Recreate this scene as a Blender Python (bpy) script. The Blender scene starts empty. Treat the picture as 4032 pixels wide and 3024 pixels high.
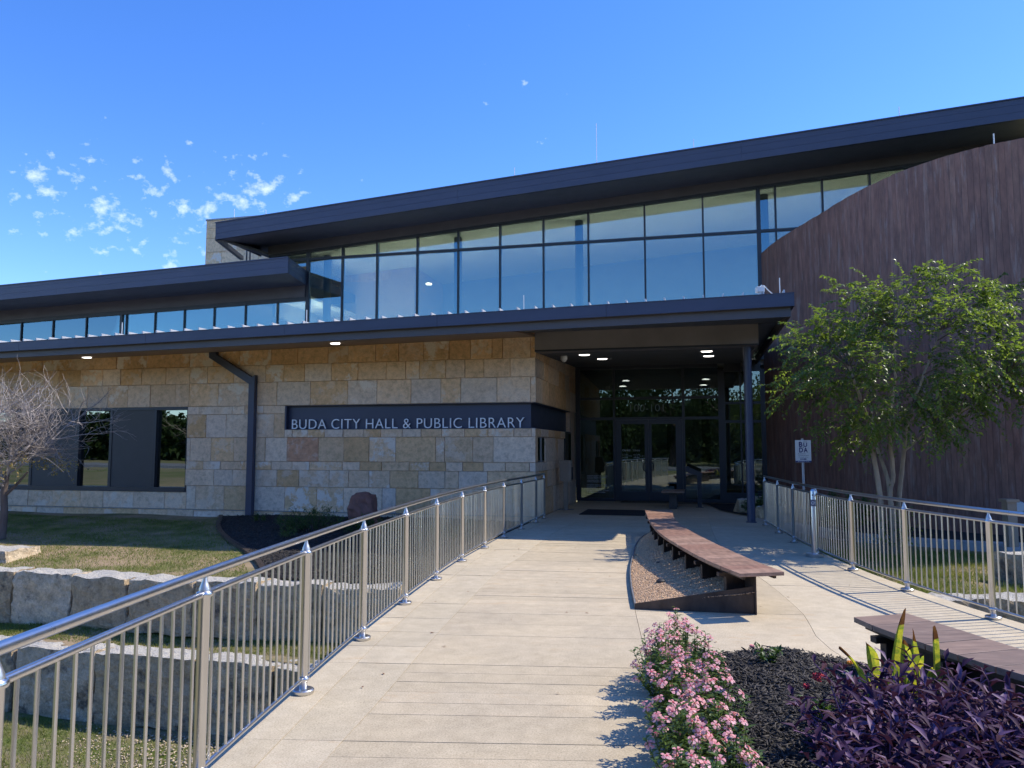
import bpy, bmesh, math, random
import numpy as np
from mathutils import Vector, Matrix, Euler

random.seed(11)
rng = np.random.default_rng(11)
R = math.radians
scene = bpy.context.scene
COL = scene.collection

# ------------------------------------------------------------------ camera
cam_d = bpy.data.cameras.new("camera")
cam = bpy.data.objects.new("camera", cam_d)
COL.objects.link(cam)
cam.location = (0, 0, 1.65)
cam.rotation_euler = (R(90 + 4.73), 0, 0)
cam_d.sensor_width = 36.0
cam_d.lens = 27.04
cam_d.clip_start = 0.05
cam_d.clip_end = 3000
scene.camera = cam

# ------------------------------------------------------------------ sky, sun, exposure
SUN_AZ = math.atan2(0.80, 0.18)          # clockwise from +Y
SUN_EL = R(48.5)
world = bpy.data.worlds.new("World")
scene.world = world
world.use_nodes = True
wn, wl = world.node_tree.nodes, world.node_tree.links
wn.clear()
w_out = wn.new("ShaderNodeOutputWorld")
w_bg = wn.new("ShaderNodeBackground")
w_bg.inputs["Strength"].default_value = 0.107
sky = wn.new("ShaderNodeTexSky")
sky.sky_type = 'NISHITA'
sky.sun_disc = False
sky.sun_elevation = SUN_EL
sky.sun_rotation = SUN_AZ
sky.altitude = 900
sky.air_density = 1.0
sky.dust_density = 0.25
sky.ozone_density = 3.5
hsv = wn.new("ShaderNodeHueSaturation")
hsv.inputs["Saturation"].default_value = 1.27
hsv.inputs["Hue"].default_value = 0.514
wl.new(sky.outputs[0], hsv.inputs["Color"])
tc = wn.new("ShaderNodeTexCoord")
sep = wn.new("ShaderNodeSeparateXYZ")
wl.new(tc.outputs["Generated"], sep.inputs[0])


def wmath(op, a, b=None):
    n = wn.new("ShaderNodeMath")
    n.operation = op
    for i, v in enumerate((a, b)):
        if v is None:
            continue
        if isinstance(v, (int, float)):
            n.inputs[i].default_value = v
        else:
            wl.new(v, n.inputs[i])
    return n.outputs[0]


n1 = wn.new("ShaderNodeTexNoise")
n1.inputs["Scale"].default_value = 44.0
n1.inputs["Detail"].default_value = 6.0
n1.inputs["Roughness"].default_value = 0.6
mp1 = wn.new("ShaderNodeMapping")
mp1.inputs["Scale"].default_value = (1.0, 1.0, 1.35)
wl.new(tc.outputs["Generated"], mp1.inputs[0])
wl.new(mp1.outputs[0], n1.inputs["Vector"])
n2 = wn.new("ShaderNodeTexNoise")
n2.inputs["Scale"].default_value = 2.4
n2.inputs["Detail"].default_value = 1.5
mp = wn.new("ShaderNodeMapping")
mp.inputs["Location"].default_value = (26.464, 39.007, 13.142)
wl.new(tc.outputs["Generated"], mp.inputs[0])
wl.new(mp.outputs[0], n2.inputs["Vector"])
r2 = wn.new("ShaderNodeMapRange")
r2.inputs[1].default_value = 0.50
r2.inputs[2].default_value = 0.68
r2.inputs[3].default_value = 0.0
r2.inputs[4].default_value = 0.26
wl.new(n2.outputs[0], r2.inputs[0])
r1 = wn.new("ShaderNodeMapRange")
r1.inputs[1].default_value = 0.765
r1.inputs[2].default_value = 1.06
wl.new(wmath('ADD', n1.outputs[0], r2.outputs[0]), r1.inputs[0])
wmix = wn.new("ShaderNodeMix")
wmix.data_type = 'RGBA'
wl.new(wmath('MULTIPLY', r1.outputs[0], 0.72), wmix.inputs["Factor"])
wl.new(hsv.outputs[0], wmix.inputs["A"])
wmix.inputs["B"].default_value = (5.2, 5.6, 6.2, 1)
wl.new(wmix.outputs["Result"], w_bg.inputs["Color"])
wl.new(w_bg.outputs[0], w_out.inputs[0])

sun_d = bpy.data.lights.new("sun", 'SUN')
sun_d.energy = 2.0
sun_d.angle = R(0.53)
sun_d.color = (1.0, 0.93, 0.81)
sun = bpy.data.objects.new("sun", sun_d)
COL.objects.link(sun)
sun_dir = Vector((math.sin(SUN_AZ) * math.cos(SUN_EL), math.cos(SUN_AZ) * math.cos(SUN_EL), math.sin(SUN_EL)))
sun.rotation_euler = sun_dir.to_track_quat('Z', 'Y').to_euler()
sun.location = sun_dir * 60

vs = scene.view_settings
vs.view_transform = 'Standard'
vs.look = 'None'
vs.exposure = 1.5
vs.gamma = 1.0
vs.use_curve_mapping = False
scene.render.engine = 'CYCLES'
scene.cycles.use_denoising = True
scene.cycles.max_bounces = 8
scene.cycles.transparent_max_bounces = 12
scene.cycles.caustics_reflective = False
scene.cycles.caustics_refractive = False


# ------------------------------------------------------------------ helpers
class MB:
    """collects polygons, builds ONE mesh object"""

    def __init__(s):
        s.v, s.f = [], []

    def poly(s, pts):
        n = len(s.v)
        s.v += [tuple(p) for p in pts]
        s.f.append(tuple(range(n, n + len(pts))))

    def box(s, x0, x1, y0, y1, z0, z1):
        n = len(s.v)
        s.v += [(x0, y0, z0), (x1, y0, z0), (x1, y1, z0), (x0, y1, z0), (x0, y0, z1), (x1, y0, z1), (x1, y1, z1), (x0, y1, z1)]
        s.f += [tuple(n + i for i in q) for q in ((0, 3, 2, 1), (4, 5, 6, 7), (0, 1, 5, 4), (1, 2, 6, 5), (2, 3, 7, 6), (3, 0, 4, 7))]
        return s

    def hexa(s, b, t):
        """b, t: four bottom / four top corners (counter-clockwise from above)"""
        n = len(s.v)
        s.v += [tuple(p) for p in b] + [tuple(p) for p in t]
        s.f += [tuple(n + i for i in q) for q in ((0, 3, 2, 1), (4, 5, 6, 7), (0, 1, 5, 4), (1, 2, 6, 5), (2, 3, 7, 6), (3, 0, 4, 7))]
        return s

    def prism(s, poly, z0, z1):
        n, k = len(s.v), len(poly)
        s.v += [(p[0], p[1], z0) for p in poly] + [(p[0], p[1], z1) for p in poly]
        s.f.append(tuple(n + i for i in range(k))[::-1])
        s.f.append(tuple(n + k + i for i in range(k)))
        for i in range(k):
            j = (i + 1) % k
            s.f.append((n + i, n + j, n + k + j, n + k + i))
        return s

    def tube(s, pts, rad, seg=10, cap=True):
        pts = [Vector(p) for p in pts]
        rads = rad if isinstance(rad, (list, tuple)) else [rad] * len(pts)
        n0 = len(s.v)
        prev = None
        for i, p in enumerate(pts):
            d = (pts[min(i + 1, len(pts) - 1)] - pts[max(i - 1, 0)]).normalized()
            if prev is None:
                a = d.orthogonal().normalized()
            else:
                a = (prev - d * prev.dot(d))
                a = a.normalized() if a.length > 1e-6 else d.orthogonal().normalized()
            prev = a
            b = d.cross(a)
            for k in range(seg):
                t = 2 * math.pi * k / seg
                s.v.append(tuple(p + (a * math.cos(t) + b * math.sin(t)) * rads[i]))
        for i in range(len(pts) - 1):
            for k in range(seg):
                k2 = (k + 1) % seg
                s.f.append((n0 + i * seg + k, n0 + i * seg + k2, n0 + (i + 1) * seg + k2, n0 + (i + 1) * seg + k))
        if cap:
            s.f.append(tuple(n0 + k for k in range(seg))[::-1])
            s.f.append(tuple(n0 + (len(pts) - 1) * seg + k for k in range(seg)))
        return s

    def lathe(s, prof, seg=16, c=(0, 0, 0)):
        n0 = len(s.v)
        for (r, z) in prof:
            for k in range(seg):
                t = 2 * math.pi * k / seg
                s.v.append((c[0] + r * math.cos(t), c[1] + r * math.sin(t), c[2] + z))
        for i in range(len(prof) - 1):
            for k in range(seg):
                k2 = (k + 1) % seg
                s.f.append((n0 + i * seg + k, n0 + i * seg + k2, n0 + (i + 1) * seg + k2, n0 + (i + 1) * seg + k))
        s.f.append(tuple(n0 + k for k in range(seg))[::-1])
        s.f.append(tuple(n0 + (len(prof) - 1) * seg + k for k in range(seg)))
        return s

    def mesh(s, name, m, smooth=False):
        me = bpy.data.meshes.new(name)
        me.from_pydata(s.v, [], s.f)
        if m is not None:
            me.materials.append(m)
        if smooth:
            me.polygons.foreach_set("use_smooth", [True] * len(me.polygons))
            bmq = bmesh.new()
            bmq.from_mesh(me)
            for e in bmq.edges:
                if len(e.link_faces) == 2 and e.calc_face_angle(0) > .7:
                    e.smooth = False
            bmq.to_mesh(me)
            bmq.free()
        me.update()
        return me

    def build(s, name, m, parent=None, smooth=False, loc=None, bevel=0):
        o = bpy.data.objects.new(name, s.mesh(name, m, smooth))
        COL.objects.link(o)
        o.parent = parent
        if loc is not None:
            o.location = loc
        if bevel:
            b = o.modifiers.new("bevel", 'BEVEL')
            b.width = bevel
            b.segments = 2
            b.limit_method = 'ANGLE'
        return o


def tag(o, label=None, cat=None, group=None, kind=None):
    if label:
        o["label"] = label
    if cat:
        o["category"] = cat
    if group:
        o["group"] = group
    if kind:
        o["kind"] = kind
    return o


def empty(name, loc=(0, 0, 0), rz=0.0, parent=None):
    o = bpy.data.objects.new(name, None)
    COL.objects.link(o)
    o.location = loc
    o.rotation_euler = (0, 0, rz)
    o.parent = parent
    o.empty_display_size = 0.2
    return o


def inst(name, me, parent=None, loc=(0, 0, 0), rot=(0, 0, 0), scale=(1, 1, 1)):
    o = bpy.data.objects.new(name, me)
    COL.objects.link(o)
    o.parent = parent
    o.location = loc
    o.rotation_euler = rot
    o.scale = scale
    return o


def npmesh(name, verts, faces, m, parent=None, smooth=False):
    """verts (N,3) array, faces (M,k) array of equal k"""
    me = bpy.data.meshes.new(name)
    verts = np.asarray(verts, dtype=np.float32)
    faces = np.asarray(faces, dtype=np.int32)
    k = faces.shape[1]
    me.vertices.add(len(verts))
    me.vertices.foreach_set("co", verts.ravel())
    me.loops.add(faces.size)
    me.loops.foreach_set("vertex_index", faces.ravel())
    me.polygons.add(len(faces))
    me.polygons.foreach_set("loop_start", np.arange(0, faces.size, k, dtype=np.int32))
    me.polygons.foreach_set("loop_total", np.full(len(faces), k, dtype=np.int32))
    if smooth:
        me.polygons.foreach_set("use_smooth", np.ones(len(faces), dtype=bool))
    me.materials.append(m)
    me.update(calc_edges=True)
    me.validate()
    o = bpy.data.objects.new(name, me)
    COL.objects.link(o)
    o.parent = parent
    return o


def interp(pts, t):
    """pts sorted by first value -> interpolated (smooth) second"""
    xs = [p[0] for p in pts]
    ys = [p[1] for p in pts]
    if t <= xs[0]:
        return ys[0] + (t - xs[0]) * (ys[1] - ys[0]) / (xs[1] - xs[0])
    if t >= xs[-1]:
        return ys[-1] + (t - xs[-1]) * (ys[-1] - ys[-2]) / (xs[-1] - xs[-2])
    for i in range(len(xs) - 1):
        if xs[i] <= t <= xs[i + 1]:
            h = xs[i + 1] - xs[i]
            m0 = (ys[i + 1] - ys[i - 1]) / (xs[i + 1] - xs[i - 1]) if i else (ys[1] - ys[0]) / h
            m1 = (ys[i + 2] - ys[i]) / (xs[i + 2] - xs[i]) if i + 2 < len(xs) else (ys[i + 1] - ys[i]) / h
            s = (t - xs[i]) / h
            return (2 * s**3 - 3 * s**2 + 1) * ys[i] + (s**3 - 2 * s**2 + s) * h * m0 + (-2 * s**3 + 3 * s**2) * ys[i + 1] + (s**3 - s**2) * h * m1


def smooth_path(pts, n):
    """Catmull-Rom through 2D/3D points, n samples per span"""
    P = [Vector(p) for p in pts]
    P = [P[0] * 2 - P[1]] + P + [P[-1] * 2 - P[-2]]
    out = []
    for i in range(1, len(P) - 2):
        for k in range(n):
            t = k / n
            out.append(0.5 * ((2 * P[i]) + (P[i + 1] - P[i - 1]) * t + (2 * P[i - 1] - 5 * P[i] + 4 * P[i + 1] - P[i + 2]) * t * t + (3 * P[i] - P[i - 1] - 3 * P[i + 1] + P[i + 2]) * t**3))
    out.append(P[-2])
    return out


def resample(path, step):
    d = [0.0]
    for a, b in zip(path, path[1:]):
        d.append(d[-1] + (b - a).length)
    n = max(1, round(d[-1] / step))
    out = []
    j = 0
    for k in range(n + 1):
        t = d[-1] * k / n
        while j < len(d) - 2 and d[j + 1] < t:
            j += 1
        s = (t - d[j]) / max(1e-9, d[j + 1] - d[j])
        out.append(path[j].lerp(path[j + 1], min(1, max(0, s))))
    return out


def in_poly(x, y, poly):
    x = np.asarray(x)
    y = np.asarray(y)
    r = np.zeros(x.shape, bool)
    n = len(poly)
    for i in range(n):
        x0, y0 = poly[i][:2]
        x1, y1 = poly[(i + 1) % n][:2]
        c = ((y0 > y) != (y1 > y)) & (x < (x1 - x0) * (y - y0) / (y1 - y0 + 1e-12) + x0)
        r ^= c
    return r


# ------------------------------------------------------------------ materials
def new_mat(name):
    m = bpy.data.materials.new(name)
    m.use_nodes = True
    nt = m.node_tree
    nt.nodes.clear()
    out = nt.nodes.new("ShaderNodeOutputMaterial")
    return m, nt.nodes, nt.links, out


def principled(nodes, links, out, col=(.5, .5, .5), rough=.6, metal=0.0, spec=.5):
    b = nodes.new("ShaderNodeBsdfPrincipled")
    b.inputs["Base Color"].default_value = (*col, 1)
    b.inputs["Roughness"].default_value = rough
    b.inputs["Metallic"].default_value = metal
    b.inputs["Specular IOR Level"].default_value = spec
    links.new(b.outputs[0], out.inputs[0])
    return b


def noise(nodes, links, scale, detail=4, rough=.55, vec=None, stretch=None):
    n = nodes.new("ShaderNodeTexNoise")
    n.inputs["Scale"].default_value = scale
    n.inputs["Detail"].default_value = detail
    n.inputs["Roughness"].default_value = rough
    if vec is None:
        t = nodes.new("ShaderNodeTexCoord")
        vec = t.outputs["Object"]
    if stretch:
        mp = nodes.new("ShaderNodeMapping")
        mp.inputs["Scale"].default_value = stretch
        links.new(vec, mp.inputs[0])
        vec = mp.outputs[0]
    links.new(vec, n.inputs["Vector"])
    return n.outputs[0]


def ramp(nodes, links, fac, stops):
    r = nodes.new("ShaderNodeValToRGB")
    el = r.color_ramp.elements
    while len(el) < len(stops):
        el.new(0.5)
    for e, (p, c) in zip(el, stops):
        e.position = p
        e.color = (*c, 1) if len(c) == 3 else c
    links.new(fac, r.inputs[0])
    return r.outputs[0]


def mixc(nodes, links, fac, a, b, mode='MIX'):
    n = nodes.new("ShaderNodeMix")
    n.data_type = 'RGBA'
    n.blend_type = mode
    for key, v in (("Factor", fac), ("A", a), ("B", b)):
        if isinstance(v, (int, float)):
            n.inputs[key].default_value = v
        elif isinstance(v, tuple):
            n.inputs[key].default_value = (*v, 1) if len(v) == 3 else v
        else:
            links.new(v, n.inputs[key])
    return n.outputs["Result"]


def bump(nodes, links, bsdf, h, strength=.3, dist=.02):
    b = nodes.new("ShaderNodeBump")
    b.inputs["Strength"].default_value = strength
    b.inputs["Distance"].default_value = dist
    links.new(h, b.inputs["Height"])
    links.new(b.outputs[0], bsdf.inputs["Normal"])


def simple(name, col, rough=.6, metal=0.0, var=.12, scale=6.0, bmp=0.0, bscale=60.0, spec=.5, stretch=None):
    m, n, l, out = new_mat(name)
    b = principled(n, l, out, col, rough, metal, spec)
    f = noise(n, l, scale, 5, .6, stretch=stretch)
    lo = tuple(c * (1 - var) for c in col)
    hi = tuple(min(1, c * (1 + var)) for c in col)
    l.new(ramp(n, l, f, [(.3, lo), (.7, hi)]), b.inputs["Base Color"])
    rr = n.new("ShaderNodeMapRange")
    rr.inputs[3].default_value = max(.02, rough - .08)
    rr.inputs[4].default_value = min(1, rough + .08)
    l.new(noise(n, l, scale * 3, 4), rr.inputs[0])
    l.new(rr.outputs[0], b.inputs["Roughness"])
    if bmp:
        bump(n, l, b, noise(n, l, bscale, 4, .6), bmp, .01)
    return m


def objvec(n, l):
    """object coordinates shifted by the per-object random so that copies differ"""
    t = n.new("ShaderNodeTexCoord")
    oi = n.new("ShaderNodeObjectInfo")
    mu = n.new("ShaderNodeMath")
    mu.operation = 'MULTIPLY'
    mu.inputs[1].default_value = 37.0
    l.new(oi.outputs["Random"], mu.inputs[0])
    ad = n.new("ShaderNodeVectorMath")
    ad.operation = 'ADD'
    l.new(t.outputs["Object"], ad.inputs[0])
    l.new(mu.outputs[0], ad.inputs[1])
    return ad.outputs[0], oi


def mat_stone(name, mott=(.88, .75, .62), pale=.55):
    """limestone facing: colour per block from the object colour, mottled with pale chalky patches"""
    m, n, l, out = new_mat(name)
    b = principled(n, l, out, (.4, .32, .2), .85, 0, .25)
    vec, oi = objvec(n, l)
    f1 = noise(n, l, 2.6, 8, .68, vec)
    f2 = noise(n, l, 9.0, 8, .7, vec)
    f3 = noise(n, l, 40.0, 5, .7, vec)
    base = mixc(n, l, .75, oi.outputs["Color"], ramp(n, l, f2, [(.3, (.58, .55, .50)), (.5, (.98, .96, .94)), (.7, (1.22, 1.22, 1.2))]), 'MULTIPLY')
    patch = ramp(n, l, f1, [(pale - .05, (0, 0, 0)), (pale + .02, (1, 1, 1))])
    sc = n.new("ShaderNodeMath")
    sc.operation = 'MULTIPLY'
    l.new(patch, sc.inputs[0])
    l.new(oi.outputs["Alpha"], sc.inputs[1])
    c = mixc(n, l, sc.outputs[0], base, mott)
    c2 = mixc(n, l, .3, c, ramp(n, l, f3, [(.35, (.62, .59, .55)), (.65, (1.12, 1.12, 1.12))]), 'MULTIPLY')
    l.new(c2, b.inputs["Base Color"])
    h = n.new("ShaderNodeMath")
    h.operation = 'ADD'
    l.new(f2, h.inputs[0])
    l.new(f3, h.inputs[1])
    bump(n, l, b, h.outputs[0], .55, .025)
    return m


def mat_block(name):
    """quarried limestone: pale, with black weathering stains and ochre patches"""
    m, n, l, out = new_mat(name)
    b = principled(n, l, out, (.4, .38, .3), .92, 0, .2)
    vec, oi = objvec(n, l)
    f1 = noise(n, l, 2.2, 8, .7, vec)
    f2 = noise(n, l, 6.0, 9, .72, vec)
    f3 = noise(n, l, 26.0, 6, .7, vec)
    f4 = noise(n, l, 1.6, 6, .65, vec, (1, 1, 1.6))
    c = mixc(n, l, 1.0, oi.outputs["Color"], ramp(n, l, f2, [(.28, (.55, .52, .47)), (.5, (.95, .93, .9)), (.72, (1.3, 1.28, 1.22))]), 'MULTIPLY')
    c = mixc(n, l, ramp(n, l, f4, [(.56, (0, 0, 0)), (.70, (.55, .55, .55))]), c, (.36, .25, .13))
    c = mixc(n, l, ramp(n, l, f1, [(.53, (0, 0, 0)), (.64, (.82, .82, .82))]), c, (.085, .080, .072))
    c = mixc(n, l, .55, c, ramp(n, l, f3, [(.32, (.55, .53, .5)), (.66, (1.18, 1.17, 1.15))]), 'MULTIPLY')
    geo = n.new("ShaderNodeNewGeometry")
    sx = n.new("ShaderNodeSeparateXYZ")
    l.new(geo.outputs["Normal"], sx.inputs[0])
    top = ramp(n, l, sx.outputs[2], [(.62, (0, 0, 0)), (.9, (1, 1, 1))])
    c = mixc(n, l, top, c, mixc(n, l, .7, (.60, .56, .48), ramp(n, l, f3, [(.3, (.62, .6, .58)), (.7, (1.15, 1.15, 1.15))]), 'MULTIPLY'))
    l.new(c, b.inputs["Base Color"])
    h = n.new("ShaderNodeMath")
    h.operation = 'ADD'
    l.new(f2, h.inputs[0])
    l.new(f3, h.inputs[1])
    bump(n, l, b, h.outputs[0], .9, .05)
    return m


def mat_concrete(name, tint=(.56, .515, .45), rust=.35):
    m, n, l, out = new_mat(name)
    b = principled(n, l, out, tint, .85, 0, .3)
    t = n.new("ShaderNodeTexCoord")
    v = t.outputs["Object"]
    sp = noise(n, l, 95, 3, .75, v)                 # aggregate speckle
    md = noise(n, l, 7, 6, .65, v)
    bg = noise(n, l, 1.1, 6, .6, v)
    c = mixc(n, l, 1.0, tint, ramp(n, l, sp, [(.30, (.66, .64, .61)), (.5, (1, 1, 1)), (.7, (1.2, 1.2, 1.2))]), 'MULTIPLY')
    c = mixc(n, l, .8, c, ramp(n, l, md, [(.3, (.84, .83, .81)), (.7, (1.1, 1.1, 1.1))]), 'MULTIPLY')
    c = mixc(n, l, .8, c, ramp(n, l, bg, [(.3, (.86, .86, .87)), (.7, (1.1, 1.08, 1.04))]), 'MULTIPLY')
    st = ramp(n, l, noise(n, l, 2.3, 7, .7, v, (1, 2.2, 1)), [(.56, (0, 0, 0)), (.74, (1, 1, 1))])
    oi = n.new("ShaderNodeObjectInfo")
    mr_ = n.new("ShaderNodeMapRange")
    mr_.inputs[1].default_value = .25
    mr_.inputs[3].default_value = .12 * rust
    mr_.inputs[4].default_value = rust
    l.new(oi.outputs["Random"], mr_.inputs[0])
    mu = n.new("ShaderNodeMath")
    mu.operation = 'MULTIPLY'
    l.new(mr_.outputs[0], mu.inputs[1])
    l.new(st, mu.inputs[0])
    c = mixc(n, l, mu.outputs[0], c, (.46, .29, .14))
    c = mixc(n, l, 1.0, c, ramp(n, l, oi.outputs["Random"], [(0, (.93, .93, .92)), (1, (1.05, 1.05, 1.05))]), 'MULTIPLY')
    l.new(c, b.inputs["Base Color"])
    bump(n, l, b, sp, .25, .004)
    return m


def mat_rust(name):
    """weathered brown plank cladding with pale run streaks"""
    m, n, l, out = new_mat(name)
    b = principled(n, l, out, (.05, .03, .025), .62, 0, .35)
    vec, oi = objvec(n, l)
    f = noise(n, l, 3.0, 7, .65, vec, (3, 3, .7))
    c = mixc(n, l, 1.0, oi.outputs["Color"], ramp(n, l, f, [(.3, (.62, .60, .62)), (.7, (1.45, 1.40, 1.36))]), 'MULTIPLY')
    t = n.new("ShaderNodeTexCoord")
    st = noise(n, l, 2.2, 8, .72, t.outputs["Object"], (3.5, 3.5, .45))
    c = mixc(n, l, ramp(n, l, st, [(.54, (0, 0, 0)), (.72, (.7, .7, .7))]), c, (.37, .30, .27))
    l.new(c, b.inputs["Base Color"])
    l.new(ramp(n, l, f, [(.2, (.45,) * 3), (.8, (.8,) * 3)]), b.inputs["Roughness"])
    bump(n, l, b, noise(n, l, 30, 5, .6, vec, (3, 3, .4)), .25, .01)
    return m


def mat_leaf(name, cols, trans=.35, rough=.42, spec=.45, scale=9.0):
    m, n, l, out = new_mat(name)
    b = n.new("ShaderNodeBsdfPrincipled")
    b.inputs["Roughness"].default_value = rough
    b.inputs["Specular IOR Level"].default_value = spec
    f = noise(n, l, scale, 3, .6)
    k = len(cols)
    c = ramp(n, l, f, [(.25 + .5 * i / max(1, k - 1), cc) for i, cc in enumerate(cols)])
    l.new(c, b.inputs["Base Color"])
    t = n.new("ShaderNodeBsdfTranslucent")
    tcol = mixc(n, l, 1.0, c, (1.5, 1.6, .8), 'MULTIPLY')
    l.new(tcol, t.inputs["Color"])
    mx = n.new("ShaderNodeMixShader")
    mx.inputs[0].default_value = trans
    l.new(b.outputs[0], mx.inputs[1])
    l.new(t.outputs[0], mx.inputs[2])
    l.new(mx.outputs[0], out.inputs[0])
    return m


def mat_ground(name, greens, soil, thr=.5, scale=1.1, fine=45):
    m, n, l, out = new_mat(name)
    b = principled(n, l, out, greens[0], .95, 0, .1)
    t = n.new("ShaderNodeTexCoord")
    v = t.outputs["Object"]
    g = ramp(n, l, noise(n, l, fine, 5, .7, v), [(.3, greens[0]), (.7, greens[1])])
    s = ramp(n, l, noise(n, l, fine * 1.3, 5, .7, v), [(.3, tuple(c * .6 for c in soil)), (.7, soil)])
    f = ramp(n, l, noise(n, l, scale, 7, .68, v), [(thr - .1, (0, 0, 0)), (thr + .1, (1, 1, 1))])
    l.new(mixc(n, l, f, g, s), b.inputs["Base Color"])
    bump(n, l, b, noise(n, l, fine, 5, .7, v), .6, .03)
    return m


def mat_glass(name, refl, tint, add, rough=.0, ior=1.55, wave=.0):
    """coated glazing: tinted see-through plus a Fresnel reflection"""
    m, n, l, out = new_mat(name)
    tr = n.new("ShaderNodeBsdfTransparent")
    tr.inputs["Color"].default_value = (*tint, 1)
    gl = n.new("ShaderNodeBsdfGlossy")
    gl.inputs["Color"].default_value = (*refl, 1)
    gl.inputs["Roughness"].default_value = rough
    fr = n.new("ShaderNodeFresnel")
    fr.inputs["IOR"].default_value = ior
    ad = n.new("ShaderNodeMath")
    ad.operation = 'ADD'
    ad.use_clamp = True
    ad.inputs[1].default_value = add
    l.new(fr.outputs[0], ad.inputs[0])
    if wave:
        bp = n.new("ShaderNodeBump")
        bp.inputs["Strength"].default_value = wave
        bp.inputs["Distance"].default_value = .02
        vec, oi = objvec(n, l)
        l.new(noise(n, l, .9, 2, .5, vec), bp.inputs["Height"])
        l.new(bp.outputs[0], gl.inputs["Normal"])
    mx = n.new("ShaderNodeMixShader")
    l.new(ad.outputs[0], mx.inputs[0])
    l.new(tr.outputs[0], mx.inputs[1])
    l.new(gl.outputs[0], mx.inputs[2])
    l.new(mx.outputs[0], out.inputs[0])
    return m


def mat_emit(name, col, s):
    m, n, l, out = new_mat(name)
    e = n.new("ShaderNodeEmission")
    e.inputs[0].default_value = (*col, 1)
    e.inputs[1].default_value = s
    l.new(e.outputs[0], out.inputs[0])
    return m


def mat_steel(name, col=(.63, .63, .63), rough=.27):
    m, n, l, out = new_mat(name)
    b = principled(n, l, out, col, rough, 1.0)
    f = noise(n, l, 40, 4, .6, stretch=(1, 1, .08))
    rr = n.new("ShaderNodeMapRange")
    rr.inputs[3].default_value = rough - .02
    rr.inputs[4].default_value = rough + .06
    l.new(f, rr.inputs[0])
    l.new(rr.outputs[0], b.inputs["Roughness"])
    l.new(ramp(n, l, noise(n, l, 5, 5, .6), [(.3, tuple(c * .93 for c in col)), (.7, col)]), b.inputs["Base Color"])
    return m


M = {}
M['fascia'] = simple('dark_metal_fascia', (.048, .054, .092), .42, 0, .12, 2.0, spec=.5, stretch=(.3, 1, 1))
M['soffit_dark'] = simple('dark_soffit_panel', (.10, .11, .13), .55, 0, .1, 2.0)
M['band'] = simple('dark_bronze_panel', (.22, .195, .20), .5, 0, .12, 1.5)
M['frame'] = simple('dark_window_frame', (.020, .023, .034), .38, 0, .1, 3.0)
M['panel'] = simple('charcoal_infill_panel', (.040, .038, .042), .5, 0, .1, 3.0)
M['headband'] = simple('dark_head_panel', (.085, .080, .090), .5, 0, .12, 1.5)
M['ceiling'] = simple('grey_boarded_ceiling', (.42, .44, .45), .5, 0, .1, 2.0)
M['soffit_wood'] = simple('brown_slatted_soffit', (.30, .20, .14), .6, 0, .35, 3.0, stretch=(.25, 14, 4))
M['roofmetal'] = simple('pale_standing_seam_metal', (.55, .56, .58), .4, .2, .06, 3.0)
M['stone'] = mat_stone('limestone_facing')
M['mortar'] = simple('grey_mortar', (.66, .48, .34), .95, 0, .2, 20, .4, 120)
M['ledge'] = simple('metal_flashing', (.33, .32, .31), .5, .3, .1, 4)
M['block'] = mat_block('rough_limestone_block')
M['concrete'] = mat_concrete('scored_concrete', (.51, .425, .295), .75)
M['concrete2'] = mat_concrete('plain_concrete', (.53, .45, .32), .6)
M['joint'] = simple('dark_joint', (.20, .155, .105), .95, 0, .3, 8)
M['kerb'] = simple('grey_concrete_kerb', (.36, .35, .34), .9, 0, .15, 6, .3, 80)
M['rust'] = mat_rust('brown_plank_cladding')
M['steel'] = mat_steel('brushed_stainless')
M['steel_cap'] = mat_steel('satin_stainless', (.58, .57, .55), .42)
M['corten'] = simple('weathered_dark_steel', (.060, .046, .038), .55, .35, .45, 7, .15, 60, stretch=(1, 1, .5))
M['edging'] = simple('grey_steel_edging', (.20, .20, .20), .6, .3, .25, 8)
M['wood'] = simple('reddish_bench_timber', (.29, .17, .112), .48, 0, .30, 5, .15, 40, stretch=(4, 1, 4))
M['wood2'] = simple('greyed_bench_timber', (.25, .165, .120), .5, 0, .25, 5, .15, 40, stretch=(1, 4, 4))
M['woodb'] = simple('brown_bench_timber', (.27, .145, .095), .5, 0, .30, 5, .15, 40, stretch=(4, 1, 4))
M['woodc'] = simple('light_bench_timber', (.34, .205, .138), .5, 0, .28, 5, .15, 40, stretch=(4, 1, 4))
M['wood2b'] = simple('dark_greyed_timber', (.205, .138, .104), .5, 0, .25, 5, .15, 40, stretch=(1, 4, 4))
M['gravel'] = simple('tan_crushed_granite', (.60, .40, .235), .95, 0, .4, 60)
M['gravel_ground'] = simple('tan_granite_ground', (.48, .32, .19), .95, 0, .35, 50, .6, 150)
M['mulch'] = simple('black_mulch_chips', (.036, .029, .024), .7, 0, .85, 45, .3, 90)
M['mulch_ground'] = simple('black_mulch_ground', (.010, .009, .008), .95, 0, .4, 30, .8, 60)
M['glass_up'] = mat_glass('blue_coated_glass', (.40, .60, .66), (.68, .76, .70), .27, ior=1.5, wave=.06)
M['glass_low'] = mat_glass('clear_storefront_glass', (.80, .92, .90), (.42, .47, .46), .10, ior=1.5, wave=.06)
M['glass_win'] = mat_glass('dark_window_glass', (.85, .95, .97), (.12, .14, .15), .20, ior=1.5, wave=.05)
M['white'] = simple('white_plastic', (.75, .75, .73), .4, 0, .03, 5)
M['letter'] = simple('brushed_letter_metal', (.90, .90, .92), .5, .0, .06, 8)
M['cream'] = simple('cream_interior', (.82, .82, .72), .8, 0, .05, 2)
M['dimwall'] = simple('grey_interior', (.34, .34, .32), .8, 0, .1, 2)
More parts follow.
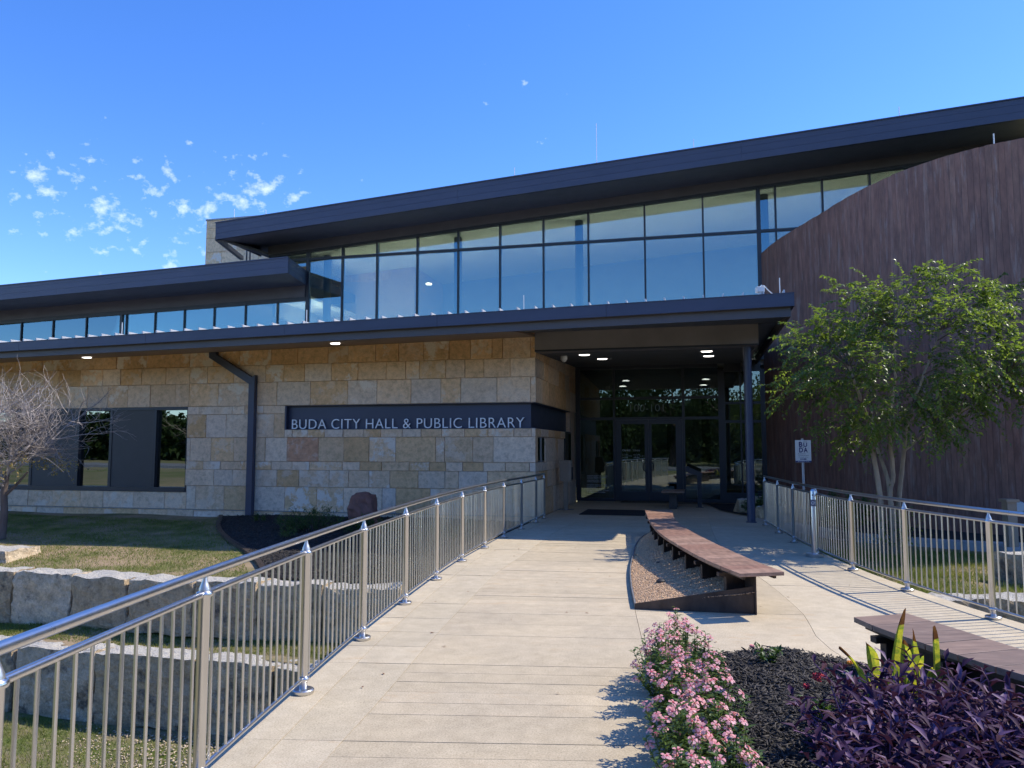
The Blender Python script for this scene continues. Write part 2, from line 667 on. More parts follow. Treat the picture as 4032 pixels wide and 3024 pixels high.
M['carpet'] = simple('dark_interior_floor', (.09, .08, .07), .8, 0, .2, 4)
M['lamp'] = mat_emit('warm_lamp', (1.0, .90, .72), 4.0)
M['fill_lamp'] = mat_emit('white_fill_glow', (1.0, .96, .88), 26.0)  # glow of the added lamps that fill the upper storey
M['lamp_in'] = mat_emit('lit_interior_lamp', (1.0, .90, .78), 36.0)
M['lamp_dim'] = mat_emit('warm_downlight', (1.0, .94, .86), 2.2)
M['exit'] = mat_emit('red_exit_letters', (1.0, .10, .06), .9)
M['exit_plate'] = simple('pale_exit_plate', (.5, .55, .5), .5)
M['vinyl'] = simple('white_vinyl_print', (.75, .78, .82), .5, 0, .03)
M['etch'] = simple('frosted_number_vinyl', (.26, .31, .30), .5, 0, .05)
M['sign_white'] = simple('white_sign_panel', (.72, .73, .74), .4, 0, .03)
M['sign_blue'] = simple('blue_sign_ink', (.022, .03, .16), .5, 0, .05)
M['sign_green'] = simple('green_sign_ink', (.05, .12, .10), .5, 0, .05)
M['sign_grey'] = simple('grey_sign_ink', (.10, .11, .16), .5, 0, .05)
M['pole'] = simple('galvanised_pole', (.42, .43, .45), .5, .5, .1, 10)
M['mat'] = simple('black_door_mat', (.018, .018, .020), .95, 0, .3, 40, .5, 200)
M['red_rock'] = simple('dark_red_sandstone', (.24, .105, .075), .9, 0, .3, 5, .6, 20)
M['asphalt'] = simple('pale_worn_asphalt', (.20, .195, .185), .9, 0, .15, 30, .3, 150)
M['lawn'] = mat_ground('dry_lawn', ((.10, .115, .035), (.21, .20, .075)), (.42, .31, .19), .48)
M['lawn_low'] = mat_ground('patchy_lawn', ((.065, .10, .022), (.13, .16, .04)), (.34, .27, .17), .50, 1.4)
M['far_ground'] = mat_ground('distant_grass', ((.10, .13, .04), (.20, .21, .075)), (.34, .28, .16), .5, .15, 6)
M['hill'] = mat_ground('dark_backing_hill', ((.012, .022, .007), (.03, .045, .014)), (.05, .05, .025), .7, .2, 3)
M['grass'] = mat_leaf('grass_blades', [(.09, .125, .025), (.17, .20, .05), (.34, .29, .13)], .3, .6, .2, 2.2)
M['bark'] = simple('pale_peeling_bark', (.34, .26, .18), .85, 0, .4, 9, .5, 50, stretch=(1, 1, .25))
M['bark_dark'] = simple('grey_brown_bark', (.14, .105, .085), .9, 0, .3, 12, .5, 60, stretch=(1, 1, .3))
M['twig'] = simple('pale_bare_twigs', (.36, .31, .28), .8, 0, .2, 12)
M['leaf'] = mat_leaf('myrtle_leaves', [(.075, .115, .026), (.14, .195, .042), (.26, .30, .075)], .5, .36, .5, 5)
M['leaf_far'] = mat_leaf('tree_leaves', [(.018, .034, .009), (.032, .055, .013), (.055, .08, .02)], .2, .6, .2, 1.5)
M['leaf_dry'] = mat_leaf('dry_tan_leaves', [(.30, .21, .08), (.42, .32, .14), (.20, .19, .06)], .35, .6, .2, 14)
M['leaf_shrub'] = mat_leaf('shrub_leaves', [(.030, .065, .014), (.05, .10, .02), (.09, .14, .03)], .3, .45, .4, 12)
M['leaf_vinca'] = mat_leaf('vinca_leaves', [(.045, .085, .015), (.08, .135, .025), (.15, .20, .04)], .35, .35, .5, 18)
M['petal'] = mat_leaf('pink_petals', [(.78, .27, .31), (.84, .40, .44), (.86, .58, .62)], .35, .55, .3, 26)
M['petal_eye'] = simple('crimson_flower_eye', (.45, .02, .06), .6)
M['purple'] = mat_leaf('purple_heart_leaves', [(.026, .008, .036), (.048, .017, .056), (.060, .015, .026)], .22, .65, .2, 16)
M['purple2'] = mat_leaf('lilac_leaf_undersides', [(.10, .045, .12), (.17, .09, .18), (.07, .028, .07)], .2, .55, .3, 16)
M['yellowleaf'] = mat_leaf('yellowing_strap_leaves', [(.30, .30, .05), (.55, .48, .07), (.20, .27, .05), (.46, .34, .10)], .45, .45, .4, 22)
M['brownleaf'] = mat_leaf('withered_leaf_tips', [(.14, .05, .03), (.22, .10, .05)], .25, .7, .2, 20)
M['red_flower'] = simple('red_florets', (.45, .015, .03), .6, 0, .3, 60)
M['orange_flower'] = simple('orange_petals', (.75, .24, .01), .6, 0, .25, 60)
M['silver_leaf'] = mat_leaf('silver_grey_leaves', [(.20, .26, .20), (.34, .40, .33)], .2, .7, .2, 40)
M['black'] = simple('black_rubber', (.015, .015, .016), .6)
M['tanbox'] = simple('tan_powder_coat', (.33, .25, .18), .5, 0, .1, 6)
M['limestone_rock'] = mat_block('weathered_boulder')
M['limestone_chip'] = simple('pale_stone_chips', (.50, .40, .28), .95, 0, .5, 14)

# ------------------------------------------------------------------ ground and lawns
def lx(y):     # left fence line
    return interp([(0.9, -1.60), (2.40, -1.57), (3.85, -1.51), (5.343, -1.409), (6.80, -1.292), (8.30, -1.132), (9.806, -.949), (11.345, -.728), (12.843, -.449), (14.35, -.152), (15.75, .189), (17.16, .528), (18.18, .751)], y)


def rx(y):     # right fence line
    return interp([(0.3, 6.70), (1.75, 6.10), (3.2, 5.58), (4.67, 5.14), (6.14, 4.84), (7.603, 4.658), (9.065, 4.575), (10.537, 4.598), (12.092, 4.731), (13.596, 4.926), (15.054, 5.157), (16.589, 5.404)], y)


def bx(y):     # joint between border strip and scored lane
    return interp([(-8, -1.25), (2.0, -1.17), (4.12, -1.0), (5.16, -.87), (6.96, -.67), (8.6, -.45), (10.32, -.20), (11.82, .12), (15.97, 1.02), (18.75, 1.85), (24, 3.4)], y)


def mx_(y):    # joint along planter / flower bed
    return interp([(-8, .1), (2.0, .5), (4.15, .78), (4.65, .84), (5.39, .94), (6.17, 1.05), (8.06, 1.26), (9.16, 1.39), (10.41, 1.57), (11.46, 1.74), (12.85, 2.0), (16.06, 2.9), (24, 5.0)], y)


def rrx(y):    # joint on the right of the benches
    return interp([(-8, 3.2), (2, 2.75), (6.53, 2.62), (7.83, 2.9), (9.65, 3.13), (12, 3.3), (16, 4.1), (24, 6.0)], y)


def sheet(name, m, xs, ys, zf, kind='structure'):
    V, F = [], []
    for j, y in enumerate(ys):
        for i, x in enumerate(xs):
            V.append((x, y, zf(x, y)))
    w = len(xs)
    for j in range(len(ys) - 1):
        for i in range(w - 1):
            F.append((j * w + i, j * w + i + 1, (j + 1) * w + i + 1, (j + 1) * w + i))
    o = npmesh(name, V, F, m, smooth=True)
    o["kind"] = kind
    return o


def sm(a, b, t):
    t = min(1, max(0, (t - a) / (b - a)))
    return t * t * (3 - 2 * t)


def ground_z(x, y):
    near = 1 - sm(18, 30, abs(x))
    back = sm(4.5, -7.0, y)
    low = -2.42 if x < 1.2 else -.95
    if y > 30:
        low = -.3
    z = low * (1 - back) + (-.16) * back
    z = z * near + (-.25) * (1 - near)
    return z - .35 * sm(40, 300, math.hypot(x, y))


xs = [-900, -400, -150, -80, -50, -36] + [-30 + i for i in range(61)] + [36, 50, 80, 150, 400, 900]
ys = [-900, -400, -150, -90, -60, -45, -35, -28, -22, -18] + [-15 + i for i in range(46)] + [36, 50, 90, 200, 500, 900]
sheet('ground', M['far_ground'], xs, ys, ground_z)

# two terrace walls on the left, one on the right
def w1(x):     # front line of the upper left wall
    return interp([(-30, 17.5), (-8.55, 13.40), (-7.34, 13.02), (-6.26, 12.72), (-5.04, 12.40), (-3.95, 12.18), (-2.88, 12.03), (-1.2, 11.9)], x)


def w2(x):
    return interp([(-30, 16.2), (-7.54, 12.02), (-6.55, 11.72), (-5.5, 11.48), (-4.04, 11.15), (-2.96, 10.80), (-1.0, 10.4)], x)


def wr(x):     # right terrace wall
    return 8.75 + (x - 4.8) * .05


def up_z(x, y):   # upper left lawn
    base = 18.29 - (x - .56) * .24
    t = (base - y) / (base - w1(x))
    return -.13 - .40 * min(1.0, max(0, t)) ** 1.0 + .06 * max(0, 1 - abs(x + 3) / 5) * (1 - t)


def strip(name, m, xs, ya, yb, n, zf):
    V, F = [], []
    for x in xs:
        for k in range(n + 1):
            y = ya(x) + (yb(x) - ya(x)) * k / n
            V.append((x, y, zf(x, y)))
    for i in range(len(xs) - 1):
        for k in range(n):
            a = i * (n + 1) + k
            F.append((a, a + n + 1, a + n + 2, a + 1))
    o = npmesh(name, V, F, m, smooth=True)
    o["kind"] = 'structure'
    return o


XL = [-32 + .5 * i for i in range(67)]
bump_noise = lambda x, y, a=.012: a * (math.sin(x * 1.7 + y * .6) + math.sin(y * 2.1 - x * .8) * .7)
strip('upper_lawn', M['lawn'], XL, lambda x: w1(x) + .48, lambda x: 19.0 - (x - .56) * .24, 14, lambda x, y: up_z(x, y) + bump_noise(x, y))
mid_z = lambda x, y: -1.34 - .10 * (w1(x) - y) / 1.3 + bump_noise(x, y, .02)
strip('middle_lawn', M['lawn'], XL, lambda x: w2(x) + .3, lambda x: w1(x) + .3, 6, mid_z)
low_z = lambda x, y: -2.36 + .02 * math.sin(x * 1.3 + y)
strip('lower_lawn', M['lawn_low'], XL, lambda x: 5.0, lambda x: w2(x) + .3, 16, low_z)
XR = [4.6 + .4 * i for i in range(40)]
right_z = lambda x, y: -.13 + .02 * math.sin(x * 2.2 + y) * math.sin(y * 1.7) - .02
strip('side_lawn', M['lawn'], XR, lambda x: wr(x) + .25, lambda x: 24.0, 30, right_z)
strip('side_lower_lawn', M['lawn_low'], XR, lambda x: 4.0, lambda x: wr(x) + .3, 10, lambda x, y: -.90 + .02 * math.sin(x * 3 + y))

# road and far verge behind the photographer (mirrored in the door glass)
MB().box(-90, 90, -24, -14, -.30, -.10).build('road', M['asphalt'])["kind"] = 'structure'
MB().box(-90, 90, -14, -13.75, -.30, 0.0).build('kerb', M['kerb'])["kind"] = 'structure'

# ------------------------------------------------------------------ walkway
walk = MB()
ysl = [-13.7 + .6 * i for i in range(64)]
ysl = [y for y in ysl if y < 24.6]
left_edge = lambda y: lx(max(y, .9)) - .14 if y < 18.2 else .60 + (y - 18.2) * .25
right_edge = lambda y: rx(max(y, .3)) + .14 if y < 16.7 else 5.56 + (y - 16.7) * .27
n = len(ysl)
poly = [(left_edge(y), y) for y in ysl] + [(right_edge(y), y) for y in reversed(ysl)]
for i in range(n - 1):
    a, b = ysl[i], ysl[i + 1]
    L0, L1, R0, R1 = left_edge(a), left_edge(b), right_edge(a), right_edge(b)
    walk.poly([(L0, a, -.014), (R0, a, -.014), (R1, b, -.014), (L1, b, -.014)])
    walk.poly([(L0, a, -2.5), (L0, a, -.014), (L1, b, -.014), (L1, b, -2.5)])
    walk.poly([(R0, a, -.014), (R0, a, -2.5), (R1, b, -2.5), (R1, b, -.014)])
walkway = walk.build('walkway', M['joint'])
tag(walkway, kind='structure')

tilt = lambda y: math.tan(R(min(13.5, max(1.0, 3 + (y - 5) * 1.02))))


def cross(y0, xf):
    """where the cross joint that starts at y0 on the border joint meets the line x = xf(y)"""
    y = y0
    for _ in range(12):
        y = y0 - tilt(y0) * (xf(y) - bx(y0))
    return Vector((xf(y), y))


def panel(xa, xb, y0, y1, m, g=.004):
    """one paving panel; long sides follow the curved joints"""
    k = max(1, int(abs(y1 - y0) / .45))
    ys_ = [y0 + g + (y1 - y0 - 2 * g) * i / k for i in range(k + 1)]
    A = [cross(y, xa) + Vector((g, 0)) for y in ys_]
    B = [cross(y, xb) - Vector((g, 0)) for y in ys_]
    dz = random.uniform(-.0015, .0015)
    mb = MB()
    mb.prism([(p.x, p.y) for p in A][::-1] + [(p.x, p.y) for p in B], -.02, dz)
    mb.build('paving_panel', m, walkway)


yb = []
y = 6.05 - 9 * .222
band, yy = 0, y
lines = []
# dense / open bands alternate every two metres or so
yy = 6.05
while yy > -13.0:
    lines.append(yy)
    yy -= .222 if 3.7 < yy <= 6.06 else .9
lines = lines[::-1]
seq = [(.46, 5), (.222, 10), (.46, 5), (.222, 10), (.46, 5), (.5, 12)]
yy = 6.05
for st, k in seq:
    for _ in range(k):
        yy += st
        if yy < 23.6:
            lines.append(yy)
for a, b in zip(lines, lines[1:]):
    panel(bx, mx_, a, b, M['concrete'], .0022)
bord = [-13, -10, -8, -6, -4, -2, 0, 1.5, 3.0, 4.5, 6.05, 6.55, 7.05, 7.6, 8.3, 9.2, 10.1, 11.3, 12.6, 13.9, 15.2, 16.6, 17.9]
for a, b in zip(bord, bord[1:]):
    inner = lambda y: left_edge(y) + .30
    panel(lambda y: left_edge(y) + .006, inner, a, b, M['concrete2'], .003)
    panel(inner, bx, a, b, M['concrete2'], .003)
for a, b in zip([17.9, 19.4, 21, 22.6], [19.4, 21, 22.6, 23.9]):
    panel(lambda y: left_edge(y) + .006, bx, a, b, M['concrete2'], .003)
cy = [-13.0, -10, -8, -6, -4, -2, 0, 2.1, 4.2, 6.3, 8.15, 9.9, 11.7, 13.5, 15.3, 17.1, 19, 21, 23.2]
for a, b in zip(cy, cy[1:]):
    panel(mx_, rrx, a, b, M['concrete'], .0022)
    panel(rrx, lambda y: right_edge(y) - .006, a, b, M['concrete2'], .0022)

# ------------------------------------------------------------------ library building (own frame: x along the front, y back, z up)
bld = empty('library_building', (.56, 18.29, 0), R(-13.5))
tag(bld, 'long stone and glass library with dark sloping roofs and brown plank drum', 'building')
G = 6.25                                    # glazing line
eave_t = lambda u: 4.25 + (u + 13.07) * .0204
eave_b = lambda u: 4.03 + (u + 13.07) * .0182
band_b = lambda u: 3.885 + (u + 13.07) * .0161
soff_s = lambda u: 4.08 + (u + 15.69) * .0142
m_bot = lambda u: 6.92 + (u + 20.45) * .0325
m_gb = lambda u: 6.94 + (u + 22.6) * .0275
m_gh = lambda u: 6.46 + (u + 22.57) * .0262
u_bot = lambda u: 8.57 + (u + 11.78) * .0708
u_gb = lambda u: 8.77 + (u + 10.94) * .0692
u_gh = lambda u: 8.47 + (u + 10.93) * .0713
UL, UR = -27.0, 5.6


def slope_box(name, m, u0, u1, v0, v1, zb, zt, parent, segs=1):
    mb = MB()
    for i in range(segs):
        a = u0 + (u1 - u0) * i / segs
        b = u0 + (u1 - u0) * (i + 1) / segs
        mb.hexa([(a, v0, zb(a)), (b, v0, zb(b)), (b, v1, zb(b)), (a, v1, zb(a))], [(a, v0, zt(a)), (b, v0, zt(b)), (b, v1, zt(b)), (a, v1, zt(a))])
    return mb.build(name, m, parent)


# --- stone front wall
wall = MB()
wall.box(-27, -17.4, .035, .35, -.6, 4.5)
wall.box(-17.4, -9.47, .035, .35, -.6, .48)
wall.box(-17.4, -9.47, .035, .35, 2.74, 4.4)
wall.box(-9.47, -6.6, .035, .35, -.6, 4.4)
wall.box(-6.6, -.035, .035, .35, -.6, 2.11)
wall.box(-6.6, -.035, .035, .35, 2.73, 4.45)
wall.box(-.35, -.035, .35, 6.2, -.6, 2.11)
wall.box(-.35, -.035, .35, 6.2, 2.73, 4.45)
wall.box(-.35, -.035, 5.25, 6.2, 2.11, 2.73)
stone_wall = wall.build('stone_wall', M['mortar'], bld)

PAL = [((.82, .54, .30), 2.2), ((.85, .58, .35), 2.8), ((.86, .61, .40), 3.0), ((.86, .64, .45), 2.2), ((.80, .63, .48), 1.2), ((.76, .48, .25), 1.0), ((.88, .68, .50), 1.5), ((.81, .64, .50), 1.0)]
PW = [w for c, w in PAL]


def stone_col(o, col=None, chalk=None):
    c = col or random.choices(PAL, PW)[0][0]
    k = random.uniform(.90, 1.06)
    a = chalk if chalk is not None else random.choice([0, 0, .15, .35, .6, .95])
    o.color = (c[0] * k, c[1] * k, c[2] * k, a)


def stone_block(p, uvz, axis, parent, name='stone_block', col=None, chalk=None, mat='stone'):
    """p: front plane position; uvz = (a0, a1, z0a, z1a[, z0b, z1b]) along the wall; chamfered dressed block.
    axis 'u': face looks to -v at v=p ; axis 'v': face looks to +u at u=p"""
    a0, a1, z0, z1 = uvz[:4]
    z0b, z1b = uvz[4:6] if len(uvz) > 4 else (z0, z1)
    g, c = .0032, .007
    pr = random.uniform(-.008, .010)
    j = lambda: random.uniform(-.003, .003)
    outer = [(a0 + g, z0 + g), (a1 - g, z0b + g), (a1 - g, z1b - g), (a0 + g, z1 - g)]
    cx, cz = (a0 + a1) / 2, (z0 + z1) / 2
    inner = [(a + (c if a < cx else -c) + j(), z + (c if z < cz else -c) + j()) for a, z in outer]
    def P(a, z, d):
        return (a, p + d, z) if axis == 'u' else (p - d, a, z)
    mb = MB()
    V = [P(a, z, .06) for a, z in outer] + [P(a, z, .008 + pr) for a, z in outer] + [P(a, z, -.004 + pr + random.uniform(-.004, .004)) for a, z in inner]
    mb.v = V
    for i in range(4):
        k = (i + 1) % 4
        mb.f += [(i, k, 4 + k, 4 + i), (4 + i, 4 + k, 8 + k, 8 + i)]
    mb.f.append((8, 9, 10, 11))
    o = mb.build(name, M[mat], parent)
    stone_col(o, col, chalk)
    return o


def randcuts(a, b, lo, hi):
    c = [a]
    while b - c[-1] > hi * 1.35:
        c.append(c[-1] + random.uniform(lo, hi))
    c.append(b)
    return c


ROW = {
    'r1': [-14.23, -13.26, -12.64, -11.77, -10.81, -9.46, -8.75, -7.95, -7.04, -6.27, -5.42, -4.86, -4.11, -3.49, -2.84, -2.17, -1.62, -1.07, -.81, -.12, -.001],
    'r2': [-14.11, -13.62, -12.92, -12.18, -11.61, -10.94, -10.18, -9.44, -8.9, -8.11, -7.18, -6.65, -6.06, -5.31, -4.58, -3.82, -3.30, -2.94, -2.25, -1.76, -1.28, -.62, -.001],
    'r3': [-13.33, -12.66, -12.0, -11.36, -10.65, -9.87, -9.44, -8.56, -7.64, -6.84, -5.89, -4.85, -4.06, -3.15, -2.37, -1.86, -.95, -.12, -.001],
    'r4t': [-9.47, -9.12, -8.13, -7.76, -7.22, -6.60],
    'r4': [-9.47, -8.9, -8.3, -7.39, -6.9, -6.60],
    'thinA': [-6.60, -6.38, -5.94, -5.47, -4.96, -4.4, -3.94, -3.37, -2.88, -2.35, -1.76, -1.17, -.53, -.1, -.001],
    'r5': [-9.47, -9.36, -8.73, -8.05, -7.14, -6.52, -5.64, -4.93, -4.25, -3.54, -2.5, -2.27, -1.55, -1.04, -.001],
    'thinB': [-9.47, -8.95, -8.44, -7.85, -6.96, -6.36, -5.88, -4.97, -4.49, -3.91, -3.18, -2.65, -2.23, -1.8, -1.29, -.74, -.15, -.001],
    'r7': [-9.47, -8.62, -8.07, -6.78, -6.16, -5.32, -4.79, -4.24, -3.68, -2.94, -2.25, -1.91, -1.18, -.001],
    'r8': [-9.43, -9.15, -8.3, -7.5, -6.55, -5.65, -4.92, -3.88, -3.52, -2.63, -1.79, -.9, -.001],
    'r8l': [-14.48, -13.65, -12.74, -12.01, -11.05, -10.09, -9.43],
    'base': [-14.2, -13.3, -12.5, -11.6, -10.9, -10.0, -9.2, -8.4, -7.6, -6.6, -5.5, -4.4, -3.3, -2.2, -1.1, -.001],
}
for k_ in ('r1', 'r2', 'r3', 'r8l', 'base'):
    ROW[k_] = randcuts(-24, ROW[k_][0], .55, .95)[:-1] + ROW[k_]
for nm, z0, z1 in (('base', -.5, .03), ('r8', .035, .655), ('r8l', .035, .48), ('r7', .655, 1.08), ('thinB', 1.08, 1.295), ('r5', 1.295, 1.91), ('r4', 1.91, 2.52), ('thinA', 1.91, 2.11), ('r4t', 2.52, 2.735), ('r3', 2.735, 3.345), ('r2', 3.345, 3.80), ('r1', 3.80, None)):
    L = ROW[nm]
    for a, b in zip(L, L[1:]):
        col = chalk = None
        if nm == 'r5' and a == -6.52:
            col, chalk = (.74, .40, .24), .35
        if nm == 'r1':
            col = random.choice([(.80, .50, .26), (.85, .56, .33), (.86, .61, .40), (.82, .53, .29)])
        if z1 is None:
            stone_block(0, (a, b, z0, soff_s(a) + .06, z0, soff_s(b) + .06), 'u', stone_wall, col=col, chalk=chalk)
        else:
            stone_block(.02 if nm == 'base' else 0, (a, b, z0, z1), 'u', stone_wall, col=col, chalk=chalk)
    if b < -.1 and nm not in ('r8l', 'r4', 'r4t'):
        pass
# left of the window: rows at window height (outside the opening)
for nm, z0, z1 in (('a', .48, 1.08), ('b', 1.08, 1.295), ('c', 1.295, 1.91), ('d', 1.91, 2.735)):
    L = randcuts(-24, -17.4, .6, 1.0)
    for a, b in zip(L, L[1:]):
        stone_block(0, (a, b, z0, z1), 'u', stone_wall)
# side wall that runs back to the doors
for z0, z1, lim in ((-.3, .655, 6.2), (.655, 1.08, 6.2), (1.08, 1.295, 6.2), (1.295, 1.91, 6.2), (1.91, 2.11, 4.15), (2.735, 3.345, 6.2), (3.345, 3.80, 6.2), (3.80, 4.40, 6.2)):
    L = randcuts(.005, lim, .5, 1.1)
    for a, b in zip(L, L[1:]):
        if z0 == 1.295 and a < 1.9:
            continue
        if .9 < z1 < 2.2 and a > 3.9 and z0 > .6:
            b = a + .001
            continue
        stone_block(0, (a, b, z0, z1), 'v', stone_wall, chalk=random.choice([0, 0, .2]))
stone_block(0, (.005, .28, 1.295, 1.91), 'v', stone_wall, chalk=0)
stone_block(0, (1.25, 2.6, 1.295, 1.91), 'v', stone_wall, chalk=0)
stone_block(0, (2.6, 3.9, 1.295, 1.91), 'v', stone_wall, chalk=0)
MB().box(-24, -.0, -.012, .03, .022, .036).build('drip_ledge', M['ledge'], bld)
# dark tall slot and twin lights in the side wall
sw = MB().box(-.04, .004, 4.16, 5.24, .78, 2.105).build('side_window', M['frame'], bld)
MB().box(.006, .010, 4.75, 5.2, .85, 2.05).build('pane', M['glass_win'], sw)
for a, b in ((.30, .70), (.80, 1.22)):
    w = MB().box(-.05, -.028, a, b, 1.30, 1.905).build('side_window', M['frame'], bld)
    MB().box(-.026, -.022, a + .03, b - .03, 1.33, 1.88).build('pane', M['glass_win'], w)
MB().box(-.05, -.004, .70, .80, 1.30, 1.905).build('mullion', M['ledge'], sw)

# --- recessed sign band with raised letters
sb = MB()
sb.box(-6.59, -.14, .14, .2, 2.115, 2.725)
sb.box(-.2, -.14, .2, 5.2, 2.115, 2.725)
sb.box(-6.597, -6.56, .0, .14, 2.115, 2.725)
sb.box(-6.59, -.005, .0, .14, 2.112, 2.124)
sb.box(-.14, -.005, .14, 5.2, 2.112, 2.124)
sb.box(-6.59, -.005, .0, .14, 2.716, 2.728)
sb.box(-.14, -.005, .14, 5.2, 2.716, 2.728)
sign_band = sb.build('sign_band', M['fascia'], bld)


def text_mesh(s, size, ext=0.0, off=0.0, spacing=1.0, bold=0.0, align='LEFT'):
    cu = bpy.data.curves.new("text", 'FONT')
    cu.body = s
    cu.size = size
    cu.extrude = ext
    cu.offset = off
    cu.space_character = spacing
    cu.align_x = align
    ob = bpy.data.objects.new("text", cu)
    COL.objects.link(ob)
    dg = bpy.context.evaluated_depsgraph_get()
    me = bpy.data.meshes.new_from_object(ob.evaluated_get(dg))
    bpy.data.objects.remove(ob)
    bpy.data.curves.remove(cu)
    return me


def fit(me, x0, x1, y0, y1):
    """scale the flat text mesh so that it fills the given rectangle"""
    co = np.empty(len(me.vertices) * 3, dtype=np.float32)
    me.vertices.foreach_get("co", co)
    co = co.reshape(-1, 3)
    mn, mxx = co.min(0), co.max(0)
    co[:, 0] = x0 + (co[:, 0] - mn[0]) / (mxx[0] - mn[0]) * (x1 - x0)
    co[:, 1] = y0 + (co[:, 1] - mn[1]) / (mxx[1] - mn[1]) * (y1 - y0)
    me.vertices.foreach_set("co", co.ravel())
    me.update()
    return me


# letters: one mesh per letter, split out of one line of type
tm = fit(text_mesh("BUDA CITY HALL & PUBLIC LIBRARY", .34, .012, -.003, 1.08), -6.43, -.29, 2.128, 2.375)
bm = bmesh.new()
bm.from_mesh(tm)
bm.verts.ensure_lookup_table()
seen, isl = set(), []
for v in bm.verts:
    if v.index in seen:
        continue
    st, comp = [v], []
    seen.add(v.index)
    while st:
        q = st.pop()
        comp.append(q)
        for e in q.link_edges:
            o2 = e.other_vert(q)
            if o2.index not in seen:
                seen.add(o2.index)
                st.append(o2)
    isl.append(comp)
groups = []
for comp in sorted(isl, key=lambda c: min(v.co.x for v in c)):
    a, b = min(v.co.x for v in comp), max(v.co.x for v in comp)
    if groups and a < groups[-1][1] - .02:
        groups[-1][1] = max(b, groups[-1][1])
        groups[-1][2] += comp
    else:
        groups.append([a, b, list(comp)])
for a, b, comp in groups:
    ids = {v.index: i for i, v in enumerate(comp)}
    mb = MB()
    mb.v = [(v.co.x, .075 - v.co.z, v.co.y) for v in comp]
    done = set()
    for v in comp:
        for f in v.link_faces:
            if f.index not in done:
                done.add(f.index)
                mb.f.append(tuple(ids[w.index] for w in f.verts))
    mb.build('letter', M['letter'], sign_band)
bm.free()

# --- strip window in the stone wall
win = MB()
win.box(-17.4, -9.47, .10, .2, .48, 2.74)
wb = MB().box(-17.4, -9.472, .20, .24, .50, 2.72).build('strip_window', M['frame'], bld)
for z0, z1 in ((.481, .60), (2.66, 2.739)):
    MB().box(-17.39, -9.471, -.02 if z0 < 1 else .005, .20, z0, z1).build('window_rail', M['frame'], wb)
for a, b in ((-9.50, -9.471), (-10.52, -10.44), (-11.91, -11.83), (-13.06, -12.90), (-14.52, -14.44), (-15.98, -15.90), (-17.38, -17.3)):
    MB().box(a, b, .02, .20, .60, 2.66).build('window_mullion', M['frame'], wb)
for a, b in ((-10.44, -9.50), (-12.90, -11.91), (-15.90, -14.52)):
    MB().box(a, b, .13, .15, .60, 2.66).build('pane', M['glass_win'], wb)
for a, b in ((-11.83, -10.52), (-14.44, -13.06), (-17.3, -15.98)):
    MB().box(a, b, .035, .12, .585, 2.67).build('infill_panel', M['panel'], wb)

# --- lower canopy roof
roof1 = slope_box('lower_roof', M['roofmetal'], UL, UR - .02, -2.40, G + .1, lambda u: eave_t(u) - .10, lambda u: eave_t(u) - .012, bld)
for i in range(9):
    a = UL + (UR - UL) * i / 9 + .003
    b = UL + (UR - UL) * (i + 1) / 9 - .003
    slope_box('fascia', M['fascia'], a, b, -2.432, -2.39, eave_b, eave_t, roof1)
slope_box('fascia_cap', M['fascia'], UL, UR, -2.444, -2.36, lambda u: eave_t(u) - .012, lambda u: eave_t(u) + .004, roof1)
slope_box('fascia_return', M['fascia'], UR - .042, UR, -2.39, 6.2, eave_b, eave_t, roof1)
slope_box('lower_fascia', M['headband'], UL, UR - .06, -2.30, -2.24, band_b, lambda u: eave_b(u) + .02, roof1)
slope_box('lower_fascia', M['headband'], UR - .12, UR - .06, -2.24, 6.2, lambda u: band_b(u) + .0, lambda u: eave_b(u) + .02, roof1)
mb = MB()     # brown soffit, rising to the wall
for i in range(12):
    a = UL + (0 - UL) * i / 12
    b = UL + (0 - UL) * (i + 1) / 12
    mb.hexa([(a, -2.24, band_b(a) + .01), (b, -2.24, band_b(b) + .01), (b, .03, soff_s(b)), (a, .03, soff_s(a))],
            [(a, -2.24, band_b(a) + .05), (b, -2.24, band_b(b) + .05), (b, .03, soff_s(b) + .05), (a, .03, soff_s(a) + .05)])
mb.build('soffit', M['soffit_wood'], roof1)
mb = MB()
mb.hexa([(0, -2.24, band_b(0) + .01), (UR - .1, -2.24, band_b(UR) + .01), (UR - .1, .0, 4.42), (0, .0, 4.40)], [(0, -2.24, band_b(0) + .05), (UR - .1, -2.24, band_b(UR) + .05), (UR - .1, .0, 4.46), (0, .0, 4.45)])
mb.build('soffit', M['soffit_dark'], roof1)
rib = MB()
rib.box(-.014, .014, 0, 8.6, 0, .078)
rib_me = rib.mesh('roof_rib', M['roofmetal'])
u = UL + .2
while u < UR - .1:
    inst('roof_rib', rib_me, roof1, (u, -2.425, eave_t(u) - .011))
    u += .379
for ur in (-22.0, -14.6, -9.66, -4.79, .23, 5.35):
    MB().tube([(ur, -2.30, eave_t(ur)), (ur, -2.30, eave_t(ur) + .33)], .010, 6).lathe([(.04, 0), (.03, .03)], 8, (ur, -2.30, eave_t(ur) - .004)).build('lightning_rod', M['white'], roof1)
for ul, vl in ((-4.55, -1.35), (-12.1, -.7), (-19.5, -.9)):
    zl = band_b(ul) + (soff_s(ul) - band_b(ul)) * (vl + 2.24) / 2.27 - .002
    MB().lathe([(.11, -.012), (.11, 0.02)], 18, (ul, vl, zl)).build('downlight', M['lamp_dim'], roof1)

